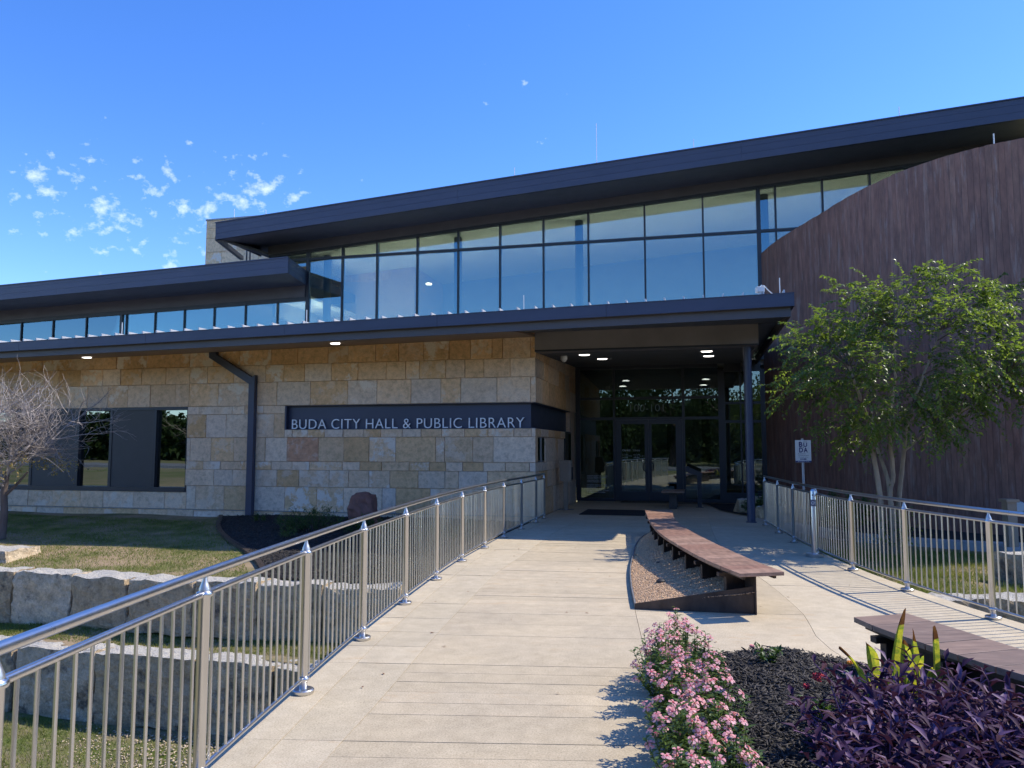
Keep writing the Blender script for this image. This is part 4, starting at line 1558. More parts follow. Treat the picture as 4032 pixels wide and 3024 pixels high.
def scatter_rocks(name, m, pts, smin, smax, flat=.7, parent=None):
    """pts (N,3): little octahedral chips"""
    N = len(pts)
    base = np.array([(1, 0, 0), (-1, 0, 0), (0, 1, 0), (0, -1, 0), (0, 0, 1), (0, 0, -1)], float)
    fc = np.array([(0, 2, 4), (2, 1, 4), (1, 3, 4), (3, 0, 4), (2, 0, 5), (1, 2, 5), (3, 1, 5), (0, 3, 5)])
    s = rng.uniform(smin, smax, (N, 1, 1))
    b = base[None] * s * np.stack([rng.uniform(.7, 1.3, N), rng.uniform(.6, 1.1, N), rng.uniform(.5, .9, N) * flat], 1)[:, None, :]
    b = b + rng.normal(0, .15, b.shape) * s
    th = rng.uniform(0, 2 * np.pi, N)
    c, si = np.cos(th), np.sin(th)
    x = b[:, :, 0] * c[:, None] - b[:, :, 1] * si[:, None]
    y = b[:, :, 0] * si[:, None] + b[:, :, 1] * c[:, None]
    Vv = np.stack([x, y, b[:, :, 2]], 2) + pts[:, None, :]
    Ff = fc[None] + (np.arange(N) * 6)[:, None, None]
    return npmesh(name, Vv.reshape(-1, 3), Ff.reshape(-1, 3), m, parent)


N = 15000
ti = rng.uniform(0, 23.99, N) ** 1.0
ti = 24 * (rng.uniform(0, 1, N) ** 1.4) * .999
ki = rng.uniform(0, 7.99, N)
i0, k0 = ti.astype(int), ki.astype(int)
f, g = (ti - i0)[:, None], (ki - k0)[:, None]
pts = (GV[i0, k0] * (1 - f) + GV[i0 + 1, k0] * f) * (1 - g) + (GV[i0, k0 + 1] * (1 - f) + GV[i0 + 1, k0 + 1] * f) * g
pts[:, 2] += .003
gr = scatter_rocks('gravel', M['gravel'], pts, .006, .014)
tag(gr, 'tan crushed granite gravel filling the steel planter', 'gravel', kind='stuff')
for i, (x, y, s) in enumerate(((1.72, 9.05, .055), (1.95, 10.4, .03), (1.75, 11.0, .025))):
    mb = MB().lathe([(s, 0), (s * .95, s * .35), (s * .6, s * .62), (s * .15, s * .7)], 10, (0, 0, 0))
    rk = mb.build('dark_cobble', M['black'], None, True, (x, y, .10 + .02 * i))
    tag(rk, ('rounded black cobble lying in the tan gravel', 'small black stone in the gravel behind the cobble', 'small black stone deep in the shaded gravel')[i], 'stone')

b2L = [(2.42, 5.57), (2.45, 5.2), (2.585, 4.54), (2.70, 4.15), (2.95, 3.4), (3.3, 2.5), (3.8, 1.5)]
b2R = [(2.86, 5.69), (2.93, 5.3), (3.01, 4.80), (3.12, 4.35), (3.38, 3.55), (3.75, 2.68), (4.25, 1.7)]
bench2, lat2, o2 = curved_bench('curved_bench', 'curved bench of greyed planks behind the purple plants', b2L, b2R, .455, (M['wood2'], M['wood2b']), .25, [.06, .2, .34, .48, .62, .76, .9], 1, 'curved plank benches')
spine2 = [lat2(t, .42) + o2 for t in [.03 + .95 * i / 24 for i in range(25)]]
bed = empty('flower_planter', (1.05, 6.17, 0))
tag(bed, 'mulched flower planter edged in dark steel beside the walkway', 'planter')
bo = Vector((1.05, 6.17, 0))
plate(spine2, lambda t: .001, lambda t: .405, .012, 'spine_plate', M['corten'], bed, bo)
bed_left = smooth_path([(1.06, 6.17, 0), (.95, 5.39, 0), (.85, 4.65, 0), (.79, 4.15, 0), (.66, 3.2, 0), (.5, 2.0, 0)], 6)
far_edge = smooth_path([(1.06, 6.17, 0), (1.5, 6.05, 0), (1.95, 6.12, 0), (2.35, 6.02, 0), (2.60, 5.52, 0)], 5)
plate(bed_left, lambda t: .001, lambda t: .045, -.012, 'edge_strip', M['edging'], bed, bo)
plate(far_edge, lambda t: .001, lambda t: .04, .012, 'edge_strip', M['edging'], bed, bo)
bed_poly = [(p.x + .012, p.y) for p in bed_left][::-1] + [(p.x, p.y - .012) for p in far_edge[1:]] + [(p.x - .01, p.y) for p in spine2[1:]]


def bed_z(x, y):
    return .045 + .10 * math.exp(-((x - 1.9) / .8) ** 2) * math.exp(-((y - 4.6) / 1.6) ** 2) + .012 * math.sin(x * 9 + y * 4) * math.sin(y * 7)


def poly_sheet(name, m, poly, zf, step, parent=None, org=Vector((0, 0, 0))):
    bmx = bmesh.new()
    vs_ = [bmx.verts.new((p[0], p[1], 0)) for p in poly]
    bmx.faces.new(vs_)
    bmesh.ops.triangulate(bmx, faces=bmx.faces[:])
    x0, x1 = min(p[0] for p in poly), max(p[0] for p in poly)
    y0, y1 = min(p[1] for p in poly), max(p[1] for p in poly)
    for a0, a1, ax in ((x0, x1, 0), (y0, y1, 1)):
        t = a0 + step
        while t < a1:
            co = (t, 0, 0) if ax == 0 else (0, t, 0)
            no = (1, 0, 0) if ax == 0 else (0, 1, 0)
            bmesh.ops.bisect_plane(bmx, geom=bmx.verts[:] + bmx.edges[:] + bmx.faces[:], plane_co=co, plane_no=no)
            t += step
    for v in bmx.verts:
        v.co.z = zf(v.co.x, v.co.y)
        v.co -= org
    bmesh.ops.recalc_face_normals(bmx, faces=bmx.faces[:])
    me = bpy.data.meshes.new(name)
    bmx.to_mesh(me)
    bmx.free()
    me.materials.append(m)
    o = bpy.data.objects.new(name, me)
    COL.objects.link(o)
    o.parent = parent
    return o


poly_sheet('mulch_bed', M['mulch_ground'], bed_poly, bed_z, .15, bed, bo)


def sample_poly(poly, n, bias=None):
    x0, x1 = min(p[0] for p in poly), max(p[0] for p in poly)
    y0, y1 = min(p[1] for p in poly), max(p[1] for p in poly)
    out = []
    tot = 0
    while tot < n:
        x = rng.uniform(x0, x1, n * 2)
        y = rng.uniform(y0, y1, n * 2)
        k = in_poly(x, y, poly)
        if bias is not None:
            k &= rng.uniform(0, 1, n * 2) < bias(x, y)
        out.append(np.stack([x[k], y[k]], 1))
        tot += int(k.sum())
    return np.concatenate(out)[:n]


def chips(name, m, xy, zf, lmin, lmax, wmin, wmax, tilt_=.35, parent=None):
    """shredded bark: flat little slivers lying at all angles"""
    N = len(xy)
    L = rng.uniform(lmin, lmax, N) / 2
    W = rng.uniform(wmin, wmax, N) / 2
    T = W * rng.uniform(.3, .7, N)
    base = np.array([(-1, -.7, -1), (1, -.5, -1), (1, .5, -1), (-1, .8, -1), (-1, -.7, 1), (1, -.5, 1), (1, .5, 1), (-1, .8, 1)], float)
    b = base[None] * np.stack([L, W, T], 1)[:, None, :]
    ph, th, ro = rng.normal(0, tilt_, N), rng.uniform(0, 2 * np.pi, N), rng.normal(0, .5, N)
    y1 = b[:, :, 1] * np.cos(ro)[:, None] - b[:, :, 2] * np.sin(ro)[:, None]
    z1 = b[:, :, 1] * np.sin(ro)[:, None] + b[:, :, 2] * np.cos(ro)[:, None]
    x1 = b[:, :, 0] * np.cos(ph)[:, None] - z1 * np.sin(ph)[:, None]
    z2 = b[:, :, 0] * np.sin(ph)[:, None] + z1 * np.cos(ph)[:, None]
    x2 = x1 * np.cos(th)[:, None] - y1 * np.sin(th)[:, None]
    y2 = x1 * np.sin(th)[:, None] + y1 * np.cos(th)[:, None]
    zc_ = np.array([zf(x, y) for x, y in xy]) + rng.uniform(.0, .022, N)
    Vv = np.stack([x2 + xy[:, 0:1], y2 + xy[:, 1:2], z2 + zc_[:, None]], 2)
    fc = np.array([(4, 5, 6, 7), (0, 1, 5, 4), (1, 2, 6, 5), (2, 3, 7, 6), (3, 0, 4, 7)])
    Ff = fc[None] + (np.arange(N) * 8)[:, None, None]
    return npmesh(name, Vv.reshape(-1, 3), Ff.reshape(-1, 4), m, parent)


mc = chips('mulch', M['mulch'], sample_poly(bed_poly, 15000, lambda x, y: np.where(y > 2.9, 1.0, .15)), bed_z, .018, .075, .005, .014)
tag(mc, 'shredded black bark mulch covering the flower planter', 'mulch', kind='stuff')

# short dark bench by the doors, pedestal, drop box, mat
sbn = empty('short_bench', (4.30, 20.75, 0), R(-13.5))
tag(sbn, 'short dark plank bench in the shade before the doors', 'bench')
for i in range(5):
    MB().box(-.30, .30, .02 + i * .25, .262 + i * .25, .44, .475).build('seat_plank', M['wood'], sbn)
MB().box(-.26, .26, .1, 1.2, .39, .438).build('seat_frame', M['corten'], sbn)
for v in (.18, 1.0):
    MB().box(-.10, .10, v, v + .12, 0, .389).build('leg', M['corten'], sbn)
ped = empty('button_pedestal', (5.20, 21.5, 0), R(-10))
tag(ped, 'slim dark pedestal with slanted head beside the glass doors', 'pedestal')
MB().box(-.055, .055, -.04, .04, 0, .92).build('shaft', M['frame'], ped)
MB().hexa([(-.32, -.06, .96), (.06, -.06, .84), (.06, .06, .84), (-.32, .06, .96)], [(-.30, -.06, 1.12), (.08, -.06, .95), (.08, .06, .95), (-.30, .06, 1.12)]).build('slanted_head', M['panel'], ped)
MB().box(-.38, -.27, -.07, .07, .98, 1.13).build('head_box', M['frame'], ped)
MB().box(-.10, .10, -.08, .08, .0, .012).build('base_plate', M['frame'], ped)
dbx = empty('card_reader_kiosk', (1.44, 20.75, 0), R(-13.5))
tag(dbx, 'tan metal box on a square post beside the stone side wall', 'kiosk')
MB().box(-.055, .055, -.05, .05, .012, .76).build('post', M['tanbox'], dbx)
MB().box(-.20, .20, -.16, .16, 0, .012).build('base_plate', M['edging'], dbx)
bx_ = MB()
bx_.prism([(-.15, -.09), (.10, -.09), (.16, -.05), (.16, .12), (-.15, .12)], .755, 1.31)
bxo = bx_.build('box', M['tanbox'], dbx)
MB().box(.12, .19, -.03, .05, .80, 1.13).build('reader', M['black'], dbx)
dm = MB().hexa([(-.75, -.75, .0), (.85, -.75, .0), (.85, .85, .0), (-.75, .85, .0)], [(-.74, -.74, .012), (.84, -.74, .012), (.84, .84, .012), (-.74, .84, .012)]).build('door_mat', M['mat'], None)
dm.location = (2.55, 19.75, .003)
dm.rotation_euler = (0, 0, R(-13.5))
tag(dm, 'black ribbed door mat lying before the glass doors', 'mat')

# ------------------------------------------------------------------ wayfinding sign
sg = empty('direction_sign', (5.72, 15.2, -.15))
tag(sg, 'white and blue arrow sign on a grey pole behind the fence', 'sign')
MB().tube([(0, 0, 0), (0, 0, 1.98)], .024, 10).build('pole', M['pole'], sg, True)
sp = MB()
sp.prism([(-.155, 0), (.155, 0), (.155, .004), (-.155, .004)], 0, .437)
spo = sp.build('panel', M['sign_white'], sg, loc=(0, -.034, 1.51))


def on_panel(s, rect, m, off=0.0):
    o = flat_text(s, .1, rect, m, spo, -.003, 'lettering', off)
    return o


on_panel("B", (-.082, -.012, .305, .405), M['sign_blue'], .003)
on_panel("U", (.006, .080, .305, .385), M['sign_blue'], .003)
on_panel("D", (-.080, -.004, .195, .293), M['sign_blue'], .003)
on_panel("A", (.008, .088, .195, .293), M['sign_blue'], .003)
MB().box(.0, .082, -.0032, -.003, .398, .405).build('logo_bar', M['sign_green'], spo)
q = [(0, .018), (.006, .006), (.018, 0), (.006, -.006), (0, -.018), (-.006, -.006), (-.018, 0), (-.006, .006)]
mb = MB()
mb.poly([(a * .9 + .002, -.0034, .299 + b * .9) for a, b in q])
mb.build('logo_star', M['sign_green'], spo)
on_panel("Economic", (-.098, .048, .160, .182), M['sign_grey'])
on_panel("Development", (-.096, .108, .122, .148), M['sign_grey'])
on_panel("Corporation", (-.092, .095, .088, .114), M['sign_grey'])
mb = MB()
mb.poly([(-.065, -.003, .058), (.02, -.003, .058), (.02, -.003, .048), (.075, -.003, .066), (.02, -.003, .084), (.02, -.003, .074), (-.065, -.003, .074)])
mb.build('arrow', M['sign_blue'], spo)
MB().box(-.1545, .1545, -.003, -.0005, .002, .033).build('blue_strip', M['sign_blue'], spo)
flat_text("BudaEDC.com", .05, (-.11, .11, .009, .026), M['sign_white'], spo, -.0036)

# roof camera on the canopy, wall light, timber bollard
rc = empty('roof_camera', (0, 0, 0))
rc.parent = None
cpos = Matrix.Translation((.56, 18.29, 0)) @ Matrix.Rotation(R(-13.5), 4, 'Z') @ Vector((4.98, -2.34, 4.625))
rc.location = cpos
tag(rc, 'small white camera with cable on the canopy corner', 'camera')
MB().lathe([(.045, 0), (.045, .05)], 12).build('mount', M['white'], rc)
MB().box(-.075, .075, -.06, .08, .05, .16).build('body', M['white'], rc, bevel=.012)
MB().tube([(.0, .03, .16), (.04, .03, .20), (.09, .03, .19), (.17, .03, .10), (.27, .03, .012)], .012, 6).build('cable', M['white'], rc, True)
wlt = MB().tube([(0, 0, 0), (-.05, -.05, 0)], [.11, .10], 16).lathe([(.02, 0), (.02, .01)], 6).build('wall_light', M['white'], None, True)
wlt.location = (9.86, 15.08, .50)
tag(wlt, 'round white bulkhead light fixed low on the brown planks', 'light')
bol = empty('timber_bollard', (8.45, 13.2, -.14))
tag(bol, 'square brown timber bollard with cap before the plank wall', 'bollard')
MB().box(-.08, .08, -.08, .08, .12, .87).build('shaft', M['tanbox'], bol)
MB().box(-.11, .11, -.11, .11, .87, .92).build('cap', M['tanbox'], bol)
MB().box(-.17, .20, -.15, .15, 0, .12).build('footing', M['kerb'], bol)
# concrete kerb along the drum
kp = smooth_path([(6.0, 17.2, 0), (6.35, 15.6, 0), (6.9, 14.55, 0), (7.9, 13.75, 0), (9.2, 13.15, 0), (10.6, 12.4, 0), (12.2, 11.9, 0)], 6)
kb = MB()
for a, b in zip(kp, kp[1:]):
    d = (b - a).normalized()
    nn = Vector((-d.y, d.x, 0)) * .28
    kb.hexa([(a.x, a.y, -.4), (b.x, b.y, -.4), (b.x + nn.x, b.y + nn.y, -.4), (a.x + nn.x, a.y + nn.y, -.4)], [(a.x, a.y, .0), (b.x, b.y, .0), (b.x + nn.x, b.y + nn.y, .0), (a.x + nn.x, a.y + nn.y, .0)])
tag(kb.build('concrete_kerb', M['kerb']), 'low grey concrete kerb curving along the brown plank wall', 'kerb')
kind_mulch = poly_sheet('drum_bed', M['mulch_ground'], [(p.x, p.y) for p in kp] + [(13, 13.2), (10.2, 14.8), (9.4, 15.5), (8.7, 16.6), (8.4, 18), (8.0, 19)], lambda x, y: -.06, .5)
kind_mulch["kind"] = 'structure'

# ------------------------------------------------------------------ limestone block walls and rocks
from mathutils import noise as mnoise


def rough_block(name, m, size, parent, loc, rz, amp=.03, cuts=4, taper=.0, seed=0, round_=.0):
    bmx = bmesh.new()
    bmesh.ops.create_cube(bmx, size=1)
    bmesh.ops.subdivide_edges(bmx, edges=bmx.edges[:], cuts=cuts, use_grid_fill=True)
    off = Vector((seed * 7.13, seed * 3.7, seed * 1.9))
    for v in bmx.verts:
        p = v.co.copy()
        if round_:
            s = p.normalized() * .62
            p = p.lerp(s, round_)
        q = Vector((p.x * size[0], p.y * size[1], (p.z + .5) * size[2]))
        k = 1 - taper * (p.z + .5)
        q.x *= k
        q.y *= k
        d = mnoise.noise_vector(q * 2.6 + off) * amp + mnoise.noise_vector(q * 8 + off) * amp * .55 + mnoise.noise_vector(q * 19 + off) * amp * .22
        edge = sum(abs(abs(c) - .5) < 1e-4 for c in v.co)
        v.co = q + d - Vector((p.x, p.y, p.z * .6)).normalized() * (.012 * max(0, edge - 1))
    me = bpy.data.meshes.new(name)
    bmx.to_mesh(me)
    bmx.free()
    me.materials.append(m)
    o = inst(name, me, parent, loc, (0, 0, rz))
    stone_col(o, random.choice([(.70, .56, .38), (.64, .50, .33), (.74, .61, .44), (.60, .47, .31)]), 1)
    return o


def block_wall(name, label, line, cuts_, ztop, h, depth, seed):
    root = empty(name, (cuts_[0], line(cuts_[0]), 0))
    tag(root, label, 'wall', 'rough limestone terrace walls')
    for i, (a, b) in enumerate(zip(cuts_, cuts_[1:])):
        ya, yb_ = line(a), line(b)
        ang = math.atan2(yb_ - ya, b - a)
        L = math.hypot(b - a, yb_ - ya) - .03
        cx, cy_ = (a + b) / 2 - math.sin(ang) * depth / 2, (ya + yb_) / 2 + math.cos(ang) * depth / 2
        z = ztop((a + b) / 2)
        rough_block('limestone_block', M['block'], (L, depth, h + random.uniform(-.02, .02)), root, (cx - cuts_[0], cy_ - line(cuts_[0]), z - h), ang + random.uniform(-.02, .02), .045, 11, 0, seed + i)
    return root


c1 = [-15.6, -14.4, -13.2, -12.1, -10.9, -9.75, -8.55, -7.34, -6.26, -5.04, -3.95, -2.9, -1.72]
block_wall('block_wall', 'upper course of rough limestone blocks holding up the lawn', w1, c1, lambda x: -.47, .86, .52, 1)
c2 = [-14.6, -13.2, -11.9, -10.5, -9.0, -7.6, -6.15, -4.55, -3.3, -2.1, -1.3]
block_wall('block_wall', 'lower course of dark stained limestone blocks below the first', w2, c2, lambda x: -1.36, 1.02, .52, 31)
c3 = [4.85, 5.9, 7.0, 8.2, 9.3, 10.4]
block_wall('block_wall', 'white topped limestone blocks just beyond the tree side fence', wr, c3, lambda x: -.05, .9, .5, 61)
tag(rough_block('limestone_boulder', M['limestone_rock'], (1.25, .75, .46), None, (7.15, 10.35, -.22), .12, .05, 6, .12, 91), 'big pale limestone boulder on the grass beyond the tree side fence', 'rock')
tag(rough_block('flat_rock', M['limestone_rock'], (1.7, 1.0, .24), None, (-10.15, 15.0, -.52), -.1, .05, 6, .05, 92), 'flat pale limestone slab lying on the lawn near the bare tree', 'rock')
tag(rough_block('red_boulder', M['red_rock'], (.70, .45, .80), None, (-3.45, 18.1, -.22), R(-12), .07, 6, .28, 93, .18), 'upright dark red sandstone boulder against the stone wall', 'rock')
for i, (x, y, sx, sy, sz, lab) in enumerate(((5.95, 19.6, .62, .4, .34, 'pale limestone rock leaning by the storefront planting'), (6.5, 20.3, .7, .45, .36, 'larger pale rock behind the storefront planting'), (6.02, 18.35, .5, .34, .26, 'low pale rock at the planting edge behind the column'))):
    tag(rough_block('limestone_rock', M['limestone_rock'], (sx, sy, sz), None, (x, y, .02), .2 * i, .04, 5, .15, 95 + i), lab, 'rock')

# planting bed by the storefront with steel edge
sbed = [(5.65, 22.6), (5.45, 20.2), (5.62, 19.0), (6.05, 18.2), (6.1, 17.6), (6.9, 17.4), (7.6, 19.6), (7.5, 22.4)]
sb_ = poly_sheet('storefront_bed', M['mulch_ground'], sbed, lambda x, y: .03, .5)
sb_["kind"] = 'structure'
# left mulch bed at the stone wall
lbed = [(-7.6, 20.15), (-7.3, 19.3), (-6.9, 18.15), (-6.05, 16.45), (-5.25, 15.2), (-4.55, 13.87), (-4.05, 12.75), (-3.0, 12.45), (-1.9, 12.35), (-.9, 12.45), (-.55, 13.4), (-.2, 14.6), (.15, 16.0), (.45, 17.4), (.5, 18.2), (-3, 19.1)]
lz = lambda x, y: up_z(x, y) + bump_noise(x, y) + .035
lb_ = poly_sheet('wall_bed', M['mulch_ground'], lbed, lz, .5)
lb_["kind"] = 'structure'
ed = [Vector((*p, 0)) for p in lbed[:7]]
ed = smooth_path(ed, 5)
mb = MB()
for a, b in zip(ed, ed[1:]):
    d = (b - a).normalized()
    nn = Vector((d.y, -d.x, 0)) * -.10
    za, zb = lz(a.x, a.y) + .03, lz(b.x, b.y) + .03
    mb.hexa([(a.x, a.y, za - .15), (b.x, b.y, zb - .15), (b.x + nn.x, b.y + nn.y, zb - .15), (a.x + nn.x, a.y + nn.y, za - .15)], [(a.x, a.y, za), (b.x, b.y, zb), (b.x + nn.x, b.y + nn.y, zb), (a.x + nn.x, a.y + nn.y, za)])
tag(mb.build('bed_edging', M['corten']), 'brown steel edging curving between lawn and mulch bed', 'edging')
mc2 = chips('mulch', M['mulch'], sample_poly(lbed, 9000), lz, .03, .11, .008, .022)
tag(mc2, 'dark shredded mulch in the bed below the stone wall', 'mulch', kind='stuff')


# ------------------------------------------------------------------ grass
def blades(name, label, xy, zf, h0, h1, w):
    N = len(xy)
    z = np.array([zf(x, y) for x, y in xy])
    th = rng.uniform(0, 2 * np.pi, N)
    h = rng.uniform(h0, h1, N)
    le = rng.normal(0, .55, (N, 2)) * h[:, None]
    dx, dy = np.cos(th) * w, np.sin(th) * w
    p0 = np.stack([xy[:, 0] - dx, xy[:, 1] - dy, z - .004], 1)
    p1 = np.stack([xy[:, 0] + dx, xy[:, 1] + dy, z - .004], 1)
    p2 = np.stack([xy[:, 0] + le[:, 0], xy[:, 1] + le[:, 1], z + h], 1)
    V = np.stack([p0, p1, p2], 1).reshape(-1, 3)
    F = np.arange(3 * N).reshape(-1, 3)
    o = npmesh(name, V, F, M['grass'])
    tag(o, label, 'grass', kind='stuff')
    return o


def patch(x, y, s=1.0, t=.0):
    return np.clip(.5 + .5 * np.sin(x * 1.9 * s + 1.3 * np.sin(y * 1.1)) * np.sin(y * 2.3 * s + np.sin(x * 1.7)) + t, .08, 1)


pts = sample_poly([(-14, 15.3), (-8.6, 13.8), (-4.2, 12.6), (-5.3, 15.2), (-7.2, 19.2), (-14, 21.3)], 42000, lambda x, y: patch(x, y, 1, .2))
blades('grass', 'short patchy grass of the upper lawn', pts, lambda x, y: up_z(x, y) + bump_noise(x, y), .02, .05, .006)
pts = sample_poly([(-12, 13.4), (-7.5, 12.45), (-1.6, 11.0), (-1.2, 11.9), (-3, 12.0), (-8.5, 13.4), (-12, 14.3)], 26000, lambda x, y: patch(x, y, 1, .3))
blades('grass', 'short patchy grass between the two block walls', pts, mid_z, .02, .055, .005)
pts = sample_poly([(-9.5, 5.5), (-1.9, 5.5), (-1.6, 10.4), (-9.5, 12.3)], 42000, lambda x, y: patch(x, y, .8, np.clip((-x - 4.2) * .35, -.5, .45)))
blades('grass', 'sparse grass and weeds at the foot of the lower blocks', pts, low_z, .025, .075, .005)
xy = sample_poly([(-8.5, 5.5), (-1.9, 5.5), (-1.6, 10.4), (-8.5, 12)], 12000, lambda x, y: np.clip((x + 6.5) * .3, .05, 1))
gp = scatter_rocks('gravel', M['limestone_chip'] if 'limestone_chip' in M else M['kerb'], np.stack([xy[:, 0], xy[:, 1], np.full(len(xy), -2.358)], 1), .010, .028)
tag(gp, 'pale stone chips scattered over the lowest terrace', 'gravel', kind='stuff')
pts = sample_poly([(4.8, 9.0), (10, 9.4), (10, 11.8), (7, 13.5), (5.2, 14)], 24000, lambda x, y: patch(x, y, 1.3, .15))
blades('grass', 'tufty grass beside the tree side fence', pts, right_z, .03, .10, .006)


# ------------------------------------------------------------------ leaves
def leaf_cards(base, direc, up, L, W, fold=.25, droop=.15):
    """diamond leaves, two quads each folded along the midrib -> verts, faces"""
    N = len(base)
    d = direc / np.linalg.norm(direc, axis=1, keepdims=True)
    s = np.cross(d, up)
    s /= np.linalg.norm(s, axis=1, keepdims=True) + 1e-9
    n_ = np.cross(s, d)
    L = L[:, None]
    W = W[:, None]
    p0 = base
    pm = base + d * L * .5 + n_ * L * .04
    p1 = base + d * L * .98 - n_ * L * droop
    a = base + d * L * .42 + s * W * .5 + n_ * W * fold
    b = base + d * L * .42 - s * W * .5 + n_ * W * fold
    V = np.stack([p0, a, p1, pm, b], 1).reshape(-1, 3)
    i = (np.arange(N) * 5)[:, None]
    F = np.concatenate([i + np.array([[0, 1, 3]]), i + np.array([[1, 2, 3]]), i + np.array([[0, 3, 4]]), i + np.array([[3, 2, 4]])], 0)
    return V, F


def unit(n):
    v = rng.normal(0, 1, (n, 3))
    return v / np.linalg.norm(v, axis=1, keepdims=True)


# --- multi-stemmed tree before the plank drum
tree = empty('crape_myrtle', (6.35, 13.0, -.15))
tag(tree, 'multi-stemmed green leafy tree in front of the brown plank wall', 'tree')
TO = np.array([6.35, 13.0, -.15])
stems = [[(6.20, 13.0, -.15), (6.16, 13.0, .83), (6.05, 12.95, 1.65), (5.94, 12.9, 2.2), (5.6, 12.7, 3.0)],
         [(6.33, 12.9, -.15), (6.32, 12.95, .83), (6.38, 12.95, 1.31), (6.29, 12.85, 1.95), (6.35, 12.7, 2.8), (6.3, 12.6, 3.6)],
         [(6.50, 13.1, -.15), (6.54, 13.1, .83), (6.66, 13.1, 1.65), (6.78, 13.15, 2.15), (7.1, 13.2, 2.9), (7.5, 13.3, 3.7)],
         [(6.45, 13.2, -.15), (6.46, 13.25, .9), (6.40, 13.5, 1.6), (6.5, 13.9, 2.4), (6.6, 14.1, 3.3)],
         [(6.66, 13.1, 1.6), (7.1, 13.0, 2.0), (7.7, 12.9, 2.35), (8.3, 12.8, 2.8)]]
sr = [[.050, .046, .040, .033, .02], [.048, .042, .036, .030, .022, .014], [.046, .040, .034, .028, .02, .012], [.04, .036, .03, .022, .014], [.025, .022, .018, .012]]
trunk_pts = []
for st, r in zip(stems, sr):
    pth = [Vector(p) for p in st]
    sm_ = smooth_path(pth, 4)
    rr = [r[min(len(r) - 1, i // 4)] + (r[min(len(r) - 1, i // 4 + 1)] - r[min(len(r) - 1, i // 4)]) * (i % 4) / 4 for i in range(len(sm_))]
    sm_ = [p - Vector(TO) + Vector((random.uniform(-.012, .012), random.uniform(-.012, .012), 0)) for p in sm_]
    MB().tube(sm_, rr, 8).build('stem', M['bark'], tree, True)
    trunk_pts += [np.array(p) + TO for p in sm_ if p.z > 1.5]
trunk_pts = np.array(trunk_pts)
cl = []
anch = [(4.72, 3.35), (4.90, 3.55), (4.98, 3.05), (4.92, 2.75), (5.1, 3.45), (5.35, 4.1), (5.55, 3.75), (5.8, 4.1), (6.1, 4.3), (6.35, 4.25), (6.85, 4.55), (6.7, 4.2), (7.05, 4.3), (7.35, 4.45), (7.65, 4.62), (7.6, 4.25), (8.0, 4.35), (8.3, 4.2), (8.75, 4.35), (9.0, 4.1), (8.6, 3.9), (8.2, 3.7),
        (4.88, 2.62), (5.12, 2.48), (5.42, 2.0), (5.35, 2.6), (5.58, 1.92), (5.6, 2.2), (5.8, 1.88), (5.85, 2.1), (6.15, 2.0), (6.9, 2.05), (7.1, 2.3), (7.5, 2.45), (7.9, 2.5), (8.3, 2.35), (8.45, 2.6), (8.8, 2.75), (8.9, 3.1), (8.6, 3.2), (9.1, 3.3), (9.25, 2.9), (8.3, 3.0)]
for x, z in anch:
    cl.append((x, 13 + random.uniform(-.7, .5), z, .30))
for _ in range(80):
    a, b, c = unit(1)[0] * random.uniform(.2, 1) ** .5
    x, y, z = 6.75 + a * 2.0, 12.95 + b * 1.5, 3.15 + c * 1.15
    if z < 1.9 and x > 6.3:
        continue
    cl.append((x, y, z, .36))
tw = MB()
LB, LD = [], []
for (x, y, z, sp_) in cl:
    c = np.array([x, y, z])
    dd = np.linalg.norm(trunk_pts - c, axis=1)
    below = trunk_pts[:, 2] < z + .1
    dd = dd + np.where(below, 0, 1.0)
    p0 = trunk_pts[int(np.argmin(dd))]
    mid = (p0 + c) / 2 + np.array([0, 0, .12]) + rng.normal(0, .06, 3)
    tw.tube([p0 - TO, mid - TO, c - TO], [.012, .008, .004], 4, False)
    out = c - np.array([6.6, 13, 2.7])
    out /= np.linalg.norm(out) + 1e-6
    for _ in range(random.randint(9, 13)):
        d = out * .7 + unit(1)[0] * .9 + np.array([0, 0, .1])
        d /= np.linalg.norm(d)
        Lt = random.uniform(.22, .50)
        s0 = c + rng.normal(0, sp_ * .35, 3)
        end = s0 + d * Lt + np.array([0, 0, -.10 - .12 * random.random()])
        m_ = (s0 + end) / 2 + np.array([0, 0, .05])
        tw.tube([s0 - TO, m_ - TO, end - TO], [.0035, .0028, .0018], 3, False)
        k = random.randint(11, 17)
        t = np.linspace(.12, 1, k)[:, None]
        P = (1 - t) ** 2 * s0 + 2 * t * (1 - t) * m_ + t**2 * end
        tang = 2 * (1 - t) * (m_ - s0) + 2 * t * (end - m_)
        tang /= np.linalg.norm(tang, axis=1, keepdims=True)
        side = np.cross(tang, np.array([0, 0, 1.0]))
        side /= np.linalg.norm(side, axis=1, keepdims=True) + 1e-6
        sg_ = np.where(np.arange(k) % 2 == 0, 1, -1)[:, None]
        LB.append(P)
        LD.append(side * sg_ * .9 + tang * .55 + rng.normal(0, .25, (k, 3)) + np.array([0, 0, -.15]))
tw.build('branches', M['bark_dark'], tree)
LB, LD = np.concatenate(LB), np.concatenate(LD)
nL = len(LB)
V, F = leaf_cards(LB - TO, LD, np.array([0, 0, 1.0]) + rng.normal(0, .3, (nL, 3)), rng.uniform(.065, .11, nL), rng.uniform(.034, .054, nL))
npmesh('crown', V, F, M['leaf'], tree)
